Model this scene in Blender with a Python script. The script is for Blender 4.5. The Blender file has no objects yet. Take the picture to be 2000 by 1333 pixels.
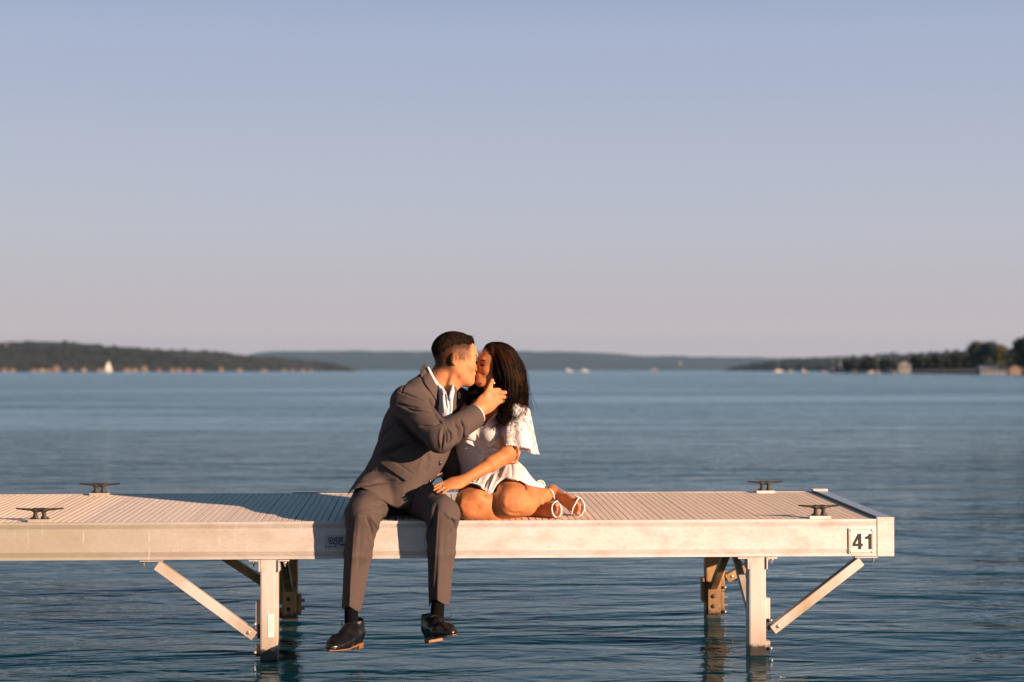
import bpy, bmesh, math, random
import numpy as np
from mathutils import Vector, Matrix
from mathutils.bvhtree import BVHTree
random.seed(7); RNG = np.random.default_rng(11)
sc = bpy.context.scene
COL = sc.collection
R = math.radians

# ------------------------------------------------------------ camera
D0, CZ, FPX = 7.56, 1.245, 3400.0          # camera to dock edge, height over the lake, focal length in photo pixels
YAW, PITCH = R(2.91), math.atan(57.5/FPX)
cam = bpy.data.cameras.new('camera'); camo = bpy.data.objects.new('camera', cam); COL.objects.link(camo)
cam.sensor_width = 36; cam.lens = 36*FPX/2000; cam.clip_start = .1; cam.clip_end = 40000
camo.location = (0, -D0, CZ)
camo.rotation_euler = (R(90)+PITCH, 0, -YAW)
cam.dof.use_dof = True; cam.dof.focus_distance = 7.72; cam.dof.aperture_fstop = 2.5
sc.camera = camo
# ------------------------------------------------------------ sky and sun
SUN_AZ, SUN_EL = R(50), R(13.2)            # azimuth measured from behind the camera towards its right
sdir = Vector((math.sin(SUN_AZ)*math.cos(SUN_EL), -math.cos(SUN_AZ)*math.cos(SUN_EL), math.sin(SUN_EL)))
w = bpy.data.worlds.new('World'); sc.world = w; w.use_nodes = True
nt = w.node_tree; nt.nodes.clear()
N = nt.nodes.new; L = nt.links.new
out = N('ShaderNodeOutputWorld'); bg = N('ShaderNodeBackground'); bg.inputs['Strength'].default_value = .050
sky = N('ShaderNodeTexSky'); sky.sky_type = 'NISHITA'; sky.sun_disc = False
sky.sun_elevation = SUN_EL; sky.sun_rotation = math.atan2(sdir.x, sdir.y); sky.air_density = 1.0; sky.dust_density = 1.2; sky.ozone_density = 1.6
tc = N('ShaderNodeTexCoord'); sx = N('ShaderNodeSeparateXYZ'); L(tc.outputs['Generated'], sx.inputs[0])
ramp = N('ShaderNodeValToRGB'); ramp.color_ramp.interpolation = 'CARDINAL'; e = ramp.color_ramp.elements
SKY = [(0.0,(.80,.625,.63)),(.035,(.62,.54,.575)),(.09,(.535,.54,.625)),(.15,(.455,.495,.635)),(.205,(.380,.445,.615)),(.26,(.20,.32,.47)),(.40,(.06,.15,.24)),(1.0,(.028,.075,.14))]
e[0].position = SKY[0][0]; e[0].color = SKY[0][1]+(1,)
e[1].position = SKY[-1][0]; e[1].color = SKY[-1][1]+(1,)
for p_, c_ in SKY[1:-1]:
    k = e.new(p_); k.color = c_+(1,)
L(sx.outputs['Z'], ramp.inputs[0])
sc10 = N('ShaderNodeVectorMath'); sc10.operation = 'SCALE'; sc10.inputs['Scale'].default_value = 9.5
L(ramp.outputs[0], sc10.inputs[0])
mx = N('ShaderNodeMix'); mx.data_type = 'RGBA'; mx.inputs['Factor'].default_value = .92
L(sky.outputs[0], mx.inputs['A']); L(sc10.outputs[0], mx.inputs['B'])
L(mx.outputs['Result'], bg.inputs['Color']); L(bg.outputs[0], out.inputs[0])
sun = bpy.data.lights.new('sun', 'SUN'); sun.energy = 5.0; sun.angle = R(.5); sun.color = (1, .67, .45)
suno = bpy.data.objects.new('sun', sun); COL.objects.link(suno); suno.location = (20, -20, 12)
suno.rotation_euler = sdir.to_track_quat('Z', 'Y').to_euler()
sc.view_settings.view_transform = 'Standard'; sc.view_settings.look = 'None'
sc.view_settings.exposure = 1.06; sc.view_settings.gamma = 1
sc.render.engine = 'CYCLES'; sc.cycles.use_denoising = True
sc.cycles.max_bounces = 6; sc.cycles.volume_bounces = 0; sc.cycles.caustics_reflective = False; sc.cycles.caustics_refractive = False
sc.cycles.transparent_max_bounces = 16

# ------------------------------------------------------------ helpers
FW = Vector((math.sin(YAW)*math.cos(PITCH), math.cos(YAW)*math.cos(PITCH), math.sin(PITCH)))
RT = Vector((math.cos(YAW), -math.sin(YAW), 0)); UPV = RT.cross(FW)
CAM = Vector((0, -D0, CZ))
def P(px, py, Y=0.0):
    """real point at depth Y (metres behind the dock edge) that a sightline through the photo meets"""
    d = FW + RT*((px-1000)/FPX) + UPV*((666.5-py)/FPX)
    return CAM + d*((Y+D0)/d.y)
def PX(pts):
    q = np.asarray(pts, float) - np.array(CAM)
    f = q@np.array(FW)
    return 1000+FPX*(q@np.array(RT))/f, 666.5-FPX*(q@np.array(UPV))/f
def G(px, dist, z=0.0):
    """point on the lake level at that distance"""
    d = FW + RT*((px-1000)/FPX); d.z = 0
    p = CAM + d*dist; p.z = z; return p
def ZH(py, dist): return CZ + (724-py)/FPX*dist
def tag(o, label=None, cat=None, group=None, kind=None):
    if label: o['label'] = label
    if cat: o['category'] = cat
    if group: o['group'] = group
    if kind: o['kind'] = kind
    return o
def empty(name, loc=(0,0,0), rz=0):
    o = bpy.data.objects.new(name, None); COL.objects.link(o); o.location = loc; o.rotation_euler = (0,0,rz)
    o.empty_display_size = .1
    return o
def link(name, me, mat=None, parent=None, smooth=False):
    o = bpy.data.objects.new(name, me); COL.objects.link(o)
    if mat: me.materials.append(mat)
    if smooth and len(me.polygons): me.polygons.foreach_set('use_smooth', [True]*len(me.polygons))
    if parent is not None:
        o.parent = parent
        bpy_mat = Matrix.Translation(parent.location) @ parent.rotation_euler.to_matrix().to_4x4()
        if parent.parent is not None:
            pp = parent
            bpy_mat = Matrix.Identity(4)
            chain = []
            while pp is not None: chain.append(pp); pp = pp.parent
            for q in reversed(chain): bpy_mat = bpy_mat @ q.matrix_parent_inverse @ Matrix.Translation(q.location) @ q.rotation_euler.to_matrix().to_4x4()
        o.matrix_parent_inverse = bpy_mat.inverted()
    return o
def mesh_np(name, V, F):
    me = bpy.data.meshes.new(name); V = np.asarray(V, np.float32)
    if isinstance(F, np.ndarray):
        n, k = F.shape
        me.vertices.add(len(V)); me.vertices.foreach_set('co', V.ravel())
        me.loops.add(n*k); me.loops.foreach_set('vertex_index', F.astype(np.int32).ravel())
        me.polygons.add(n); me.polygons.foreach_set('loop_start', np.arange(0, n*k, k, dtype=np.int32))
        me.update(calc_edges=True); me.validate()
    else:
        me.from_pydata([tuple(map(float, v)) for v in V], [], F); me.update()
    return me
class MB:
    """collects shapes and links them as one mesh object"""
    def __init__(s): s.v = []; s.f = []
    def add(s, V, F):
        o = len(s.v); s.v += [tuple(v) for v in V]; s.f += [tuple(i+o for i in f) for f in F]; return s
    def box(s, a, b, bev=0.0):
        x0,y0,z0 = a; x1,y1,z1 = b
        bm = bmesh.new(); bmesh.ops.create_cube(bm, size=1)
        for v in bm.verts: v.co = Vector(((x0+x1)/2+v.co.x*(x1-x0), (y0+y1)/2+v.co.y*(y1-y0), (z0+z1)/2+v.co.z*(z1-z0)))
        if bev: bmesh.ops.bevel(bm, geom=bm.edges[:], offset=bev, segments=1, affect='EDGES')
        bm.verts.index_update(); s.add([v.co[:] for v in bm.verts], [[v.index for v in f.verts] for f in bm.faces]); bm.free(); return s
    def bar(s, a, b, w_, h_, up=(0,0,1), bev=.002):
        a = Vector(a); b = Vector(b); d = (b-a).normalized(); u = Vector(up); sd = d.cross(u).normalized(); u = sd.cross(d)
        m = MB().box((-w_/2, 0, -h_/2), (w_/2, (b-a).length, h_/2), bev)
        s.add([a + sd*x + d*y + u*z for x,y,z in m.v], m.f); return s
    def tube(s, pts, r, n=8, cap=True):
        pts = [Vector(p) for p in pts]; m = len(pts); rr = r if hasattr(r,'__len__') else [r]*m
        V = []; F = []; pr = None
        for i,p in enumerate(pts):
            d = (pts[min(i+1,m-1)]-pts[max(i-1,0)]).normalized()
            if pr is None: pr = d.orthogonal().normalized()
            pr = (pr - d*pr.dot(d)).normalized(); q = d.cross(pr)
            for k in range(n):
                t = 2*math.pi*k/n; V.append(p + (pr*math.cos(t)+q*math.sin(t))*rr[i])
        for i in range(m-1):
            for k in range(n):
                F.append((i*n+k, i*n+(k+1)%n, (i+1)*n+(k+1)%n, (i+1)*n+k))
        if cap: F.append(tuple(range(n))[::-1]); F.append(tuple((m-1)*n+k for k in range(n)))
        s.add(V, F); return s
    def ball(s, c, r, seg=10, rings=6, sc_=(1,1,1)):
        c = Vector(c); V = [c+Vector((0,0,r*sc_[2]))]; F = []
        for i in range(1, rings):
            a = math.pi*i/rings
            for k in range(seg):
                t = 2*math.pi*k/seg; V.append(c+Vector((r*sc_[0]*math.sin(a)*math.cos(t), r*sc_[1]*math.sin(a)*math.sin(t), r*sc_[2]*math.cos(a))))
        V.append(c-Vector((0,0,r*sc_[2])))
        for k in range(seg): F.append((0, 1+k, 1+(k+1)%seg))
        for i in range(rings-2):
            for k in range(seg): F.append((1+i*seg+k, 1+(i+1)*seg+k, 1+(i+1)*seg+(k+1)%seg, 1+i*seg+(k+1)%seg))
        o = 1+(rings-2)*seg
        for k in range(seg): F.append((o+k, len(V)-1, o+(k+1)%seg))
        s.add(V, F); return s
    def build(s, name, mat, parent=None, smooth=False):
        me = bpy.data.meshes.new(name); me.from_pydata([tuple(v) for v in s.v], [], s.f); me.update()
        return link(name, me, mat, parent, smooth)
# ------------------------------------------------------------ materials
MATS = {}
def mat(name, col, rough=.6, metal=0.0, spec=.5, noise=None, bump=None, col2=None, scale=(1,1,1), sss=0, attr=None, ramp=(.4,.6), coat=0, obj=True):
    """noise=(scale, detail): mixes col with col2; bump=(scale, strength, distance)"""
    m = bpy.data.materials.new(name); m.use_nodes = True; t = m.node_tree; b = t.nodes['Principled BSDF']
    b.inputs['Base Color'].default_value = (*col, 1); b.inputs['Roughness'].default_value = rough
    b.inputs['Metallic'].default_value = metal; b.inputs['Specular IOR Level'].default_value = spec
    if coat: b.inputs['Coat Weight'].default_value = coat; b.inputs['Coat Roughness'].default_value = .12
    if sss:
        b.inputs['Subsurface Weight'].default_value = sss; b.inputs['Subsurface Radius'].default_value = (1,.35,.2); b.inputs['Subsurface Scale'].default_value = .006
    tcn = t.nodes.new('ShaderNodeTexCoord'); mp = t.nodes.new('ShaderNodeMapping'); mp.inputs['Scale'].default_value = scale
    t.links.new(tcn.outputs['Object'], mp.inputs[0])
    cur = None
    if noise:
        nz = t.nodes.new('ShaderNodeTexNoise'); nz.inputs['Scale'].default_value = noise[0]; nz.inputs['Detail'].default_value = noise[1]
        t.links.new(mp.outputs[0], nz.inputs['Vector'])
        rp = t.nodes.new('ShaderNodeMapRange'); rp.inputs['From Min'].default_value = ramp[0]; rp.inputs['From Max'].default_value = ramp[1]
        t.links.new(nz.outputs['Fac'], rp.inputs['Value'])
        mxn = t.nodes.new('ShaderNodeMix'); mxn.data_type = 'RGBA'
        mxn.inputs['A'].default_value = (*col, 1); mxn.inputs['B'].default_value = (*(col2 or col), 1)
        t.links.new(rp.outputs[0], mxn.inputs['Factor']); cur = mxn.outputs['Result']; t.links.new(cur, b.inputs['Base Color'])
    if attr:    # (attribute name, colour): paint a second real colour where the attribute says so
        for nm, c3 in attr:
            an = t.nodes.new('ShaderNodeAttribute'); an.attribute_name = nm
            m2 = t.nodes.new('ShaderNodeMix'); m2.data_type = 'RGBA'
            if cur is None: m2.inputs['A'].default_value = (*col, 1)
            else: t.links.new(cur, m2.inputs['A'])
            m2.inputs['B'].default_value = (*c3, 1); t.links.new(an.outputs['Fac'], m2.inputs['Factor'])
            cur = m2.outputs['Result']
        t.links.new(cur, b.inputs['Base Color'])
    if bump:
        nb = t.nodes.new('ShaderNodeTexNoise'); nb.inputs['Scale'].default_value = bump[0]; nb.inputs['Detail'].default_value = 5
        t.links.new(mp.outputs[0], nb.inputs['Vector'])
        bn = t.nodes.new('ShaderNodeBump'); bn.inputs['Strength'].default_value = bump[1]; bn.inputs['Distance'].default_value = bump[2]
        t.links.new(nb.outputs['Fac'], bn.inputs['Height']); t.links.new(bn.outputs[0], b.inputs['Normal'])
    MATS[name] = m; return m
# ============================================================ lake
def water_material():
    m = bpy.data.materials.new('lake_water'); m.use_nodes = True; t = m.node_tree; b = t.nodes['Principled BSDF']
    n = t.nodes.new; l = t.links.new
    b.inputs['Base Color'].default_value = (.0015, .032, .050, 1); b.inputs['Roughness'].default_value = .07; b.inputs['IOR'].default_value = 1.13; b.inputs['Specular Tint'].default_value = (.60,1,1,1)
    g = n('ShaderNodeNewGeometry')
    def noise(sx_, sy_, scale, detail, rot=0.0, dist=0.0):
        mp = n('ShaderNodeMapping'); mp.inputs['Scale'].default_value = (sx_, sy_, 1); mp.inputs['Rotation'].default_value = (0,0,rot)
        l(g.outputs['Position'], mp.inputs[0]); z = n('ShaderNodeTexNoise'); z.inputs['Scale'].default_value = scale
        z.inputs['Detail'].default_value = detail; z.inputs['Distortion'].default_value = dist; z.inputs['Roughness'].default_value = .5
        l(mp.outputs[0], z.inputs['Vector']); return z.outputs['Fac']
    def mul(a, k):
        x = n('ShaderNodeMath'); x.operation = 'MULTIPLY'; l(a, x.inputs[0])
        if isinstance(k, float): x.inputs[1].default_value = k
        else: l(k, x.inputs[1])
        return x.outputs[0]
    def add(a, c):
        x = n('ShaderNodeMath'); x.operation = 'ADD'; l(a, x.inputs[0]); l(c, x.inputs[1]); return x.outputs[0]
    a1 = mul(noise(.40, 1, .95, 4, R(4), .6), WAVE[0])
    a2 = mul(noise(.50, 1, 3.6, 4, R(-9), .9), WAVE[1])
    a3 = mul(noise(.5, 1, 15, 2, R(9)), WAVE[2])
    patch = n('ShaderNodeMapRange'); patch.inputs['From Min'].default_value = .38; patch.inputs['From Max'].default_value = .62
    patch.inputs['To Min'].default_value = .45; patch.inputs['To Max'].default_value = 1.25
    l(noise(.10, .5, .16, 3, R(3), .8), patch.inputs['Value'])
    sp = n('ShaderNodeSeparateXYZ'); l(g.outputs['Position'], sp.inputs[0]); rr = n('ShaderNodeMapRange')
    rr.inputs['From Min'].default_value = 3; rr.inputs['From Max'].default_value = 50; rr.inputs['To Min'].default_value = .05; rr.inputs['To Max'].default_value = .20
    l(sp.outputs['Y'], rr.inputs['Value']); l(rr.outputs[0], b.inputs['Roughness'])
    h = mul(add(a1, add(a2, a3)), patch.outputs[0])
    bn = n('ShaderNodeBump'); bn.inputs['Strength'].default_value = 1; bn.inputs['Distance'].default_value = 1
    l(h, bn.inputs['Height']); l(bn.outputs[0], b.inputs['Normal'])
    b.inputs['Specular IOR Level'].default_value = 0; b.inputs['IOR'].default_value = 1.0
    gl = n('ShaderNodeBsdfGlossy'); gl.inputs['Color'].default_value = (.78,.93,.97,1); l(rr.outputs[0], gl.inputs['Roughness']); l(bn.outputs[0], gl.inputs['Normal'])
    fr = n('ShaderNodeFresnel'); fr.inputs['IOR'].default_value = 1.11; l(bn.outputs[0], fr.inputs['Normal'])
    ms = n('ShaderNodeMixShader'); l(fr.outputs[0], ms.inputs[0]); l(b.outputs[0], ms.inputs[1]); l(gl.outputs[0], ms.inputs[2]); l(ms.outputs[0], t.nodes['Material Output'].inputs['Surface'])
    return m
WAVE = (.15, .036, .0035)
wm = water_material()
wb = MB(); wb.add([(-7000,-60,0),(7000,-60,0),(7000,12500,0),(-7000,12500,0)], [(0,1,2,3)])
tag(wb.build('lake_water', wm), kind='structure')

# ============================================================ far shores
def fbm(x, y, s=1.0, o=4, seed=0):
    x = np.asarray(x, float)/s; y = np.asarray(y, float)/s; r = np.zeros(np.broadcast(x, y).shape); a = 1.0
    rg = np.random.default_rng(seed)
    for i in range(o):
        p = rg.uniform(0, 6.28, 4); k = 2**i
        r = r + a*(np.sin(x*k*1.3+p[0]+1.7*np.sin(y*k*.9+p[1]))*np.cos(y*k*1.1+p[2]+1.3*np.sin(x*k*.7+p[3])))*.7; a *= .5
    return r
def shore(name, prof, d0, d1, n=160, rows=10, seed=1, m=None, rough=2.0):
    """wooded land: profile [(px, py of its crest)], from the waterline at d0 (may vary) back to the crest at d1"""
    px = np.linspace(prof[0][0], prof[-1][0], n); top = np.interp(px, [p[0] for p in prof], [p[1] for p in prof])
    V = []; F = []
    for j in range(rows+2):
        t = min(j/rows, 1.0)
        for i in range(n):
            a = np.interp(px[i], *zip(*d0)) ; b_ = np.interp(px[i], *zip(*d1)); dd = a+(b_-a)*t
            if j == rows+1: dd = b_*1.05
            p = G(px[i], dd)
            hz = ZH(top[i], b_)
            z = hz*(1-(1-t)**1.7) if j <= rows else -2
            if 0 < j <= rows: z += float(fbm(p.x, p.y, 90, 3, seed))*rough*min(1, t*3)
            V.append((p.x, p.y, max(z, .6) if j <= rows and hz > 1.0 else -2 if j else -1.0))
    for j in range(rows+1):
        for i in range(n-1): F.append((j*n+i, j*n+i+1, (j+1)*n+i+1, (j+1)*n+i))
    o = MB().add(V, F).build(name, m, None, True); tag(o, kind='structure'); return V, n, rows
def crown_cloud(name, pts, sizes, m, seed=3, label=None):
    rg = np.random.default_rng(seed)
    bm = bmesh.new(); bmesh.ops.create_icosphere(bm, subdivisions=1, radius=1)
    sv = np.array([v.co[:] for v in bm.verts]); sf = np.array([[v.index for v in f.verts] for f in bm.faces]); bm.free()
    n = len(pts); q = sv[None]*(1+rg.uniform(-.28,.28,(n,len(sv),1)))*sizes[:,None,:]
    V = (np.asarray(pts)[:,None,:]+q).reshape(-1,3); F = (sf[None]+np.arange(n)[:,None,None]*len(sv)).reshape(-1,3)
    o = link(name, mesh_np(name, V, F), m, None, False); tag(o, label, 'wood', kind='stuff'); return o
FOR = mat('forest_green', (.0015,.006,.0065), .95, col2=(.006,.010,.006), noise=(.02,5), ramp=(.42,.62))
FOR2 = mat('hill_fields', (.008,.020,.022), .95, col2=(.034,.038,.032), noise=(.006,4), ramp=(.50,.66), scale=(1,.5,1))
LAND = mat('shore_soil', (.006,.010,.008), .95, col2=(.020,.019,.013), noise=(.015,4))
left_prof = [(-420,664),(-200,668),(0,671),(60,670),(95,669),(150,672),(220,678),(290,684),(345,686),(400,687),(440,690),(480,696),(530,700),(600,705),(650,710),(690,722),(720,727)]
left_d0 = [(-420,1300),(300,1650),(720,2600)]; left_d1 = [(-420,1900),(300,2200),(720,2900)]
shore('left_hill', left_prof, left_d0, left_d1, m=LAND, seed=4)
cen_prof = [(380,722),(460,700),(500,690),(540,687),(700,686),(900,687),(1080,687),(1200,691),(1280,696),(1350,697),(1450,699),(1560,700),(1620,697),(1760,697),(2100,690),(2500,688)]
shore('far_hill', cen_prof, [(380,8200),(1200,7800),(2500,7000)], [(380,9800),(2500,8800)], m=FOR2, seed=9, rough=5)
rid_prof = [(1400,727),(1440,716),(1500,706),(1560,702),(1640,700),(1700,697),(1760,694),(1850,690),(1950,686),(2100,680),(2500,672)]
rid_d0 = [(1400,3300),(1640,2100),(2000,1500),(2500,1300)]; rid_d1 = [(1400,3700),(1640,2900),(2000,2300),(2500,2000)]
shore('right_ridge', rid_prof, rid_d0, rid_d1, m=LAND, seed=14)
pt_prof = [(1560,728),(1640,724),(1750,722),(1850,721),(1950,720),(2100,718),(2400,716)]
shore('right_point', pt_prof, [(1560,900),(1800,700),(2000,500),(2400,430)], [(1560,980),(1800,840),(2000,640),(2400,600)], m=LAND, seed=19, rough=.3)
def scatter(prof, d0, d1, n, size, seed):
    rg = np.random.default_rng(seed); pts = []; sz = []
    x0, x1 = prof[0][0]+4, prof[-1][0]-14
    while len(pts) < n:
        px = rg.uniform(x0, x1); t = rg.uniform(.03, 1)**.8
        a = np.interp(px, *zip(*d0)); b_ = np.interp(px, *zip(*d1)); dd = a+(b_-a)*t
        hz = ZH(np.interp(px, *zip(*prof)), b_)
        if hz < 3: continue
        p = G(px, dd); s = size*rg.uniform(.6,1.3)
        pts.append((p.x, p.y, hz*(1-(1-t)**1.7)-s*.75)); sz.append((s*rg.uniform(.9,1.5), s*rg.uniform(.9,1.4), s*rg.uniform(.8,1.25)))
    return np.array(pts), np.array(sz)
p_, s_ = scatter([(a, b+2.0) for a, b in left_prof], left_d0, left_d1, 5200, 5.2, 5); crown_cloud('left_hillside_wood', p_, s_, FOR, label='dark green wood covering the left hillside above the lake')
p_, s_ = scatter([(a, b+2.0) for a, b in rid_prof], rid_d0, rid_d1, 2400, 8, 6); crown_cloud('right_ridge_wood', p_, s_, FOR, label='dark wood covering the low ridge on the right')

rgp = np.random.default_rng(8); pp_ = []; ss_ = []
for _ in range(900):
    px = rgp.uniform(1652, 2120); dd = rgp.uniform(1.0,1.12)*np.interp(px, [1650,1850,2120],[900,790,690]); top = ZH(np.interp(px,[1650,1700,1800,1870,1960,2120],[708,702,697,693,688,678])+rgp.uniform(-1,3), dd); s = rgp.uniform(1.4,2.8)
    q = G(px, dd); pp_.append((q.x,q.y,rgp.uniform(.25,1)**.6*(top-s*.9))); ss_.append((s*1.1,s*1.1,s))
crown_cloud('right_point_wood', np.array(pp_), np.array(ss_), FOR, seed=9, label='dense dark wood on the low point behind the right shore trees')
# individual trees on the right point
BARK = mat('bark', (.06,.045,.035), .9)
def leafmat(name, c, c2): return mat(name, c, .8, col2=c2, noise=(.35,4), ramp=(.4,.62))
LEAF = [leafmat('leaves_dark', (.004,.010,.007), (.012,.018,.009)), leafmat('leaves_yellow', (.07,.07,.012), (.15,.13,.02))]
def shore_tree(px, dist, ytop, wpx, lm, label, seed):
    rg = np.random.default_rng(seed); base = G(px, dist, .8); H = (ZH(ytop, dist)-.8)*1.10; rw = wpx/FPX*dist*.56
    root = empty('lakeside_tree', base); tag(root, label, 'tree', 'trees on the right shore')
    tb = MB(); tb.tube([base, base+Vector((.1,0,H*.3)), base+Vector((-.1,.1,H*.6))], [H*.04, H*.03, H*.012], 7)
    for k in range(5):
        a = rg.uniform(0,6.28); s = base+Vector((0,0,H*rg.uniform(.25,.5)))
        tb.tube([s, s+Vector((math.cos(a)*rw*.6, math.sin(a)*rw*.6, H*.25))], [H*.015, H*.005], 5)
    tb.build('trunk', BARK, root, True)
    n = 4200; u = rg.normal(size=(n,3)); u /= np.linalg.norm(u, axis=1)[:,None]
    cl = rg.normal(size=(26,3)); cl /= np.linalg.norm(cl, axis=1)[:,None]; cl *= rg.uniform(.25,.85,(26,1))
    ci = rg.integers(0,26,n); q = cl[ci]+u*rg.uniform(.1,.34,(n,1))
    c0 = np.array(base)+np.array([0,0,H*.56]); q = q*np.array([rw*.92, rw*.92, H*.42])+c0
    s = rg.uniform(.026,.062,(n,1,1))*H; t1 = rg.normal(size=(n,3)); t1 /= np.linalg.norm(t1,axis=1)[:,None]; t2 = np.cross(t1, u); 
    quad = np.stack([-t1-t2, t1-t2, t1+t2, -t1+t2], 1)*s*.6
    V = (q[:,None,:]+quad).reshape(-1,3); F = np.arange(4*n).reshape(n,4)
    link('crown', mesh_np('crown', V, F), LEAF[lm], root)
trees = [(1664,640,702,44,0,'low dark tree at the far left end of the right shore trees'),
 (1700,650,697,42,0,'dark tree behind the moored sailboats, second from the left end of the shore trees'),
 (1736,640,703,36,0,'small dark tree just left of the pale lakeside house'),
 (1800,600,692,52,0,'dark round tree just right of the pale lakeside house'),
 (1838,600,690,54,0,'dark tree midway between the pale house and the tallest round tree'),
 (1872,580,688,46,0,'dark tree hard against the left side of the tall round tree'),
 (1926,560,667,84,0,'tall broad round-topped dark tree above the white boathouse'),
 (1953,540,680,40,1,'yellow-green sunlit tree right of the tall round tree'),
 (1976,520,684,40,0,'low dark tree between the yellow-green tree and the right edge'),
 (2008,480,655,70,0,'tall dark tree cut by the right edge of the photo')]
for i, tr in enumerate(trees): shore_tree(*tr[:5], tr[5], 50+i)

# ============================================================ houses, boats
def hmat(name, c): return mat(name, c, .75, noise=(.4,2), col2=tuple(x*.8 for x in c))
WALLS = [hmat('cream_siding',(.34,.26,.19)), hmat('shaded_white_siding',(.19,.21,.23)), hmat('red_siding',(.30,.10,.07)), hmat('tan_siding',(.24,.18,.13)), hmat('peach_siding',(.28,.17,.12))]  # white siding darkened: right shore's hill shade is put into its colour
ROOF = mat('shingle_roof', (.10,.085,.08), .9); GLASSD = mat('dark_window', (.03,.04,.05), .1); WOODT = mat('brown_boards', (.25,.14,.08), .8)
def house(px, dist, wpx, hpx, ybase, wm_, label, group, name='lakeside_house', gable=True, cat='house'):
    zb = max(ZH(ybase, dist), .15); c = G(px, dist, zb); W = wpx/FPX*dist; Hh = hpx/FPX*dist; dp = W*.8
    root = empty(name, c, -YAW); tag(root, label, cat, group)
    m = MB(); wh = Hh*.62; m.box((-W/2,0,-1.5),(W/2,dp,wh)); 
    m.add([(-W/2,0,wh),(W/2,0,wh),(0,0,Hh*.97)],[(0,1,2)]).add([(-W/2,dp,wh),(W/2,dp,wh),(0,dp,Hh*.97)],[(2,1,0)])
    def put(mb, nm, mt, par=root):
        o = mb.build(nm, mt); o.parent = par; return o
    wl = put(m, 'wall', WALLS[wm_])
    r = MB(); t_ = Hh*.06
    for sgn in (-1,1):
        A = [(sgn*W*.56,-dp*.06,wh-Hh*.04),(0,-dp*.06,Hh),(0,dp*1.06,Hh),(sgn*W*.56,dp*1.06,wh-Hh*.04)]
        B = [(x,y,z+t_) for x,y,z in A]; r.add(A+B, [(0,1,2,3),(4,7,6,5),(0,4,5,1),(1,5,6,2),(2,6,7,3),(3,7,4,0)])
    put(r, 'roof', ROOF)
    for k in (-1,1):
        f = MB().box((k*W*.27-W*.09,-.08,wh*.42),(k*W*.27+W*.09,-.02,wh*.80)); put(f, 'window', GLASSD)
    put(MB().box((-W*.06,-.1,0),(W*.06,-.02,wh*.7)), 'door', WOODT)
    return root
# left shore: (px, width, height, base py, wall colour)
LS = [(8,12,7,724,3),(24,12,6,724,4),(66,13,6,725,4),(82,14,8,725,0),(96,10,6,725,4),(110,14,16,725,4),(138,11,7,725,3),(164,10,10,725,0),(196,16,8,725,3),(246,12,8,725,4),(252,9,9,726,0),(264,12,9,726,0),(282,14,14,724,3),(311,9,8,725,2),(337,11,9,725,4),(350,9,9,726,0),(367,14,8,725,2),(389,16,7,726,4),(432,10,13,726,4),(468,10,9,726,0),(516,15,7,726,4),(555,10,7,726,3),(571,9,7,726,2),(592,11,7,726,4),(608,7,8,726,3)]
colw = ['cream','white','red','tan','peach']
seen = {}
for i, (px, wp, hp, yb, wc) in enumerate(LS):
    d = float(np.interp(px, *zip(*left_d0)))*.985
    side = 'left' if px < 212 else 'right'
    k = sum(1 for q in LS if (q[0] < 212) == (px < 212) and abs(q[0]-212) <= abs(px-212))
    if px == 8: lab = 'low tan cottage on the left shore, at the very left edge of the photo'
    else:
        ordn = ['first','second','third','fourth','fifth','sixth','seventh','eighth','ninth','tenth','eleventh','twelfth','thirteenth','fourteenth','fifteenth','sixteenth','seventeenth'][k-1]
        lab = f'tiny {colw[wc]} lakeside house, {ordn} building to the {side} of the white sail'
    house(px, d, wp*.72, hp*.68, yb, wc, lab, 'houses along the left shore')
house(14, 1850, 11, 12, 683, 1, 'pale house high on the crest of the left hill', None)
house(283, 1800, 9, 8, 712, 3, 'tan cottage on the wooded slope right of the sail, above the shore houses', None)
house(1112, 8300, 8, 5, 710, 1, 'tiny pale farmhouse on the far hill above the left motorboat', 'farms on the far hill')
house(1203, 8500, 9, 8, 708, 1, 'pale farmhouse halfway up the far hill right of the two boats', 'farms on the far hill')
house(1329, 8100, 7, 7, 713, 4, 'small pinkish house on the far hill, rightmost of the far farmhouses', 'farms on the far hill')
house(1278, 7650, 12, 6, 727, 4, 'pinkish boathouse on the far waterline under the far hill', None)
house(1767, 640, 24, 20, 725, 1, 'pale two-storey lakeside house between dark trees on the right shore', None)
# white boathouse on the right: hall, two lower wings and a cupola
def boathouse():
    d = 520; c = G(1942, d, .5); k = d/FPX; root = empty('boathouse', c, -YAW); tag(root, 'long white boathouse with a pointed cupola below the tall round tree', 'boathouse')
    def put(mb, nm, mt):
        o = mb.build(nm, mt); o.parent = root; return o
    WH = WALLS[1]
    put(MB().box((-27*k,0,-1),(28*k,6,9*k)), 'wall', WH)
    r = MB().add([(-29*k,-.4,9*k),(30*k,-.4,9*k),(26*k,3,15*k),(-25*k,3,15*k),(-29*k,6.4,9*k),(30*k,6.4,9*k)], [(0,1,2,3),(3,2,5,4),(0,3,4),(1,5,2),(0,4,5,1)])
    put(r, 'roof', mat('grey_metal_roof', (.22,.23,.25), .6))
    cu = MB().box((-14*k,1.8,15*k-1.6),(-6*k,3.6,20*k)); put(cu, 'cupola', WH)
    put(MB().add([(-15*k,1.5,20*k),(-5*k,1.5,20*k),(-5*k,3.9,20*k),(-15*k,3.9,20*k),(-10*k,2.7,27*k)], [(0,1,4),(1,2,4),(2,3,4),(3,0,4),(3,2,1,0)]), 'cupola_roof', ROOF)
    for j in range(5): put(MB().box(((-23+j*10)*k,-.1,2*k),((-17+j*10)*k,-.03,7*k)), 'window', GLASSD)
boathouse()
house(1983, 500, 22, 12, 727, 3, 'brown timber cabin right of the white boathouse', None)
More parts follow.
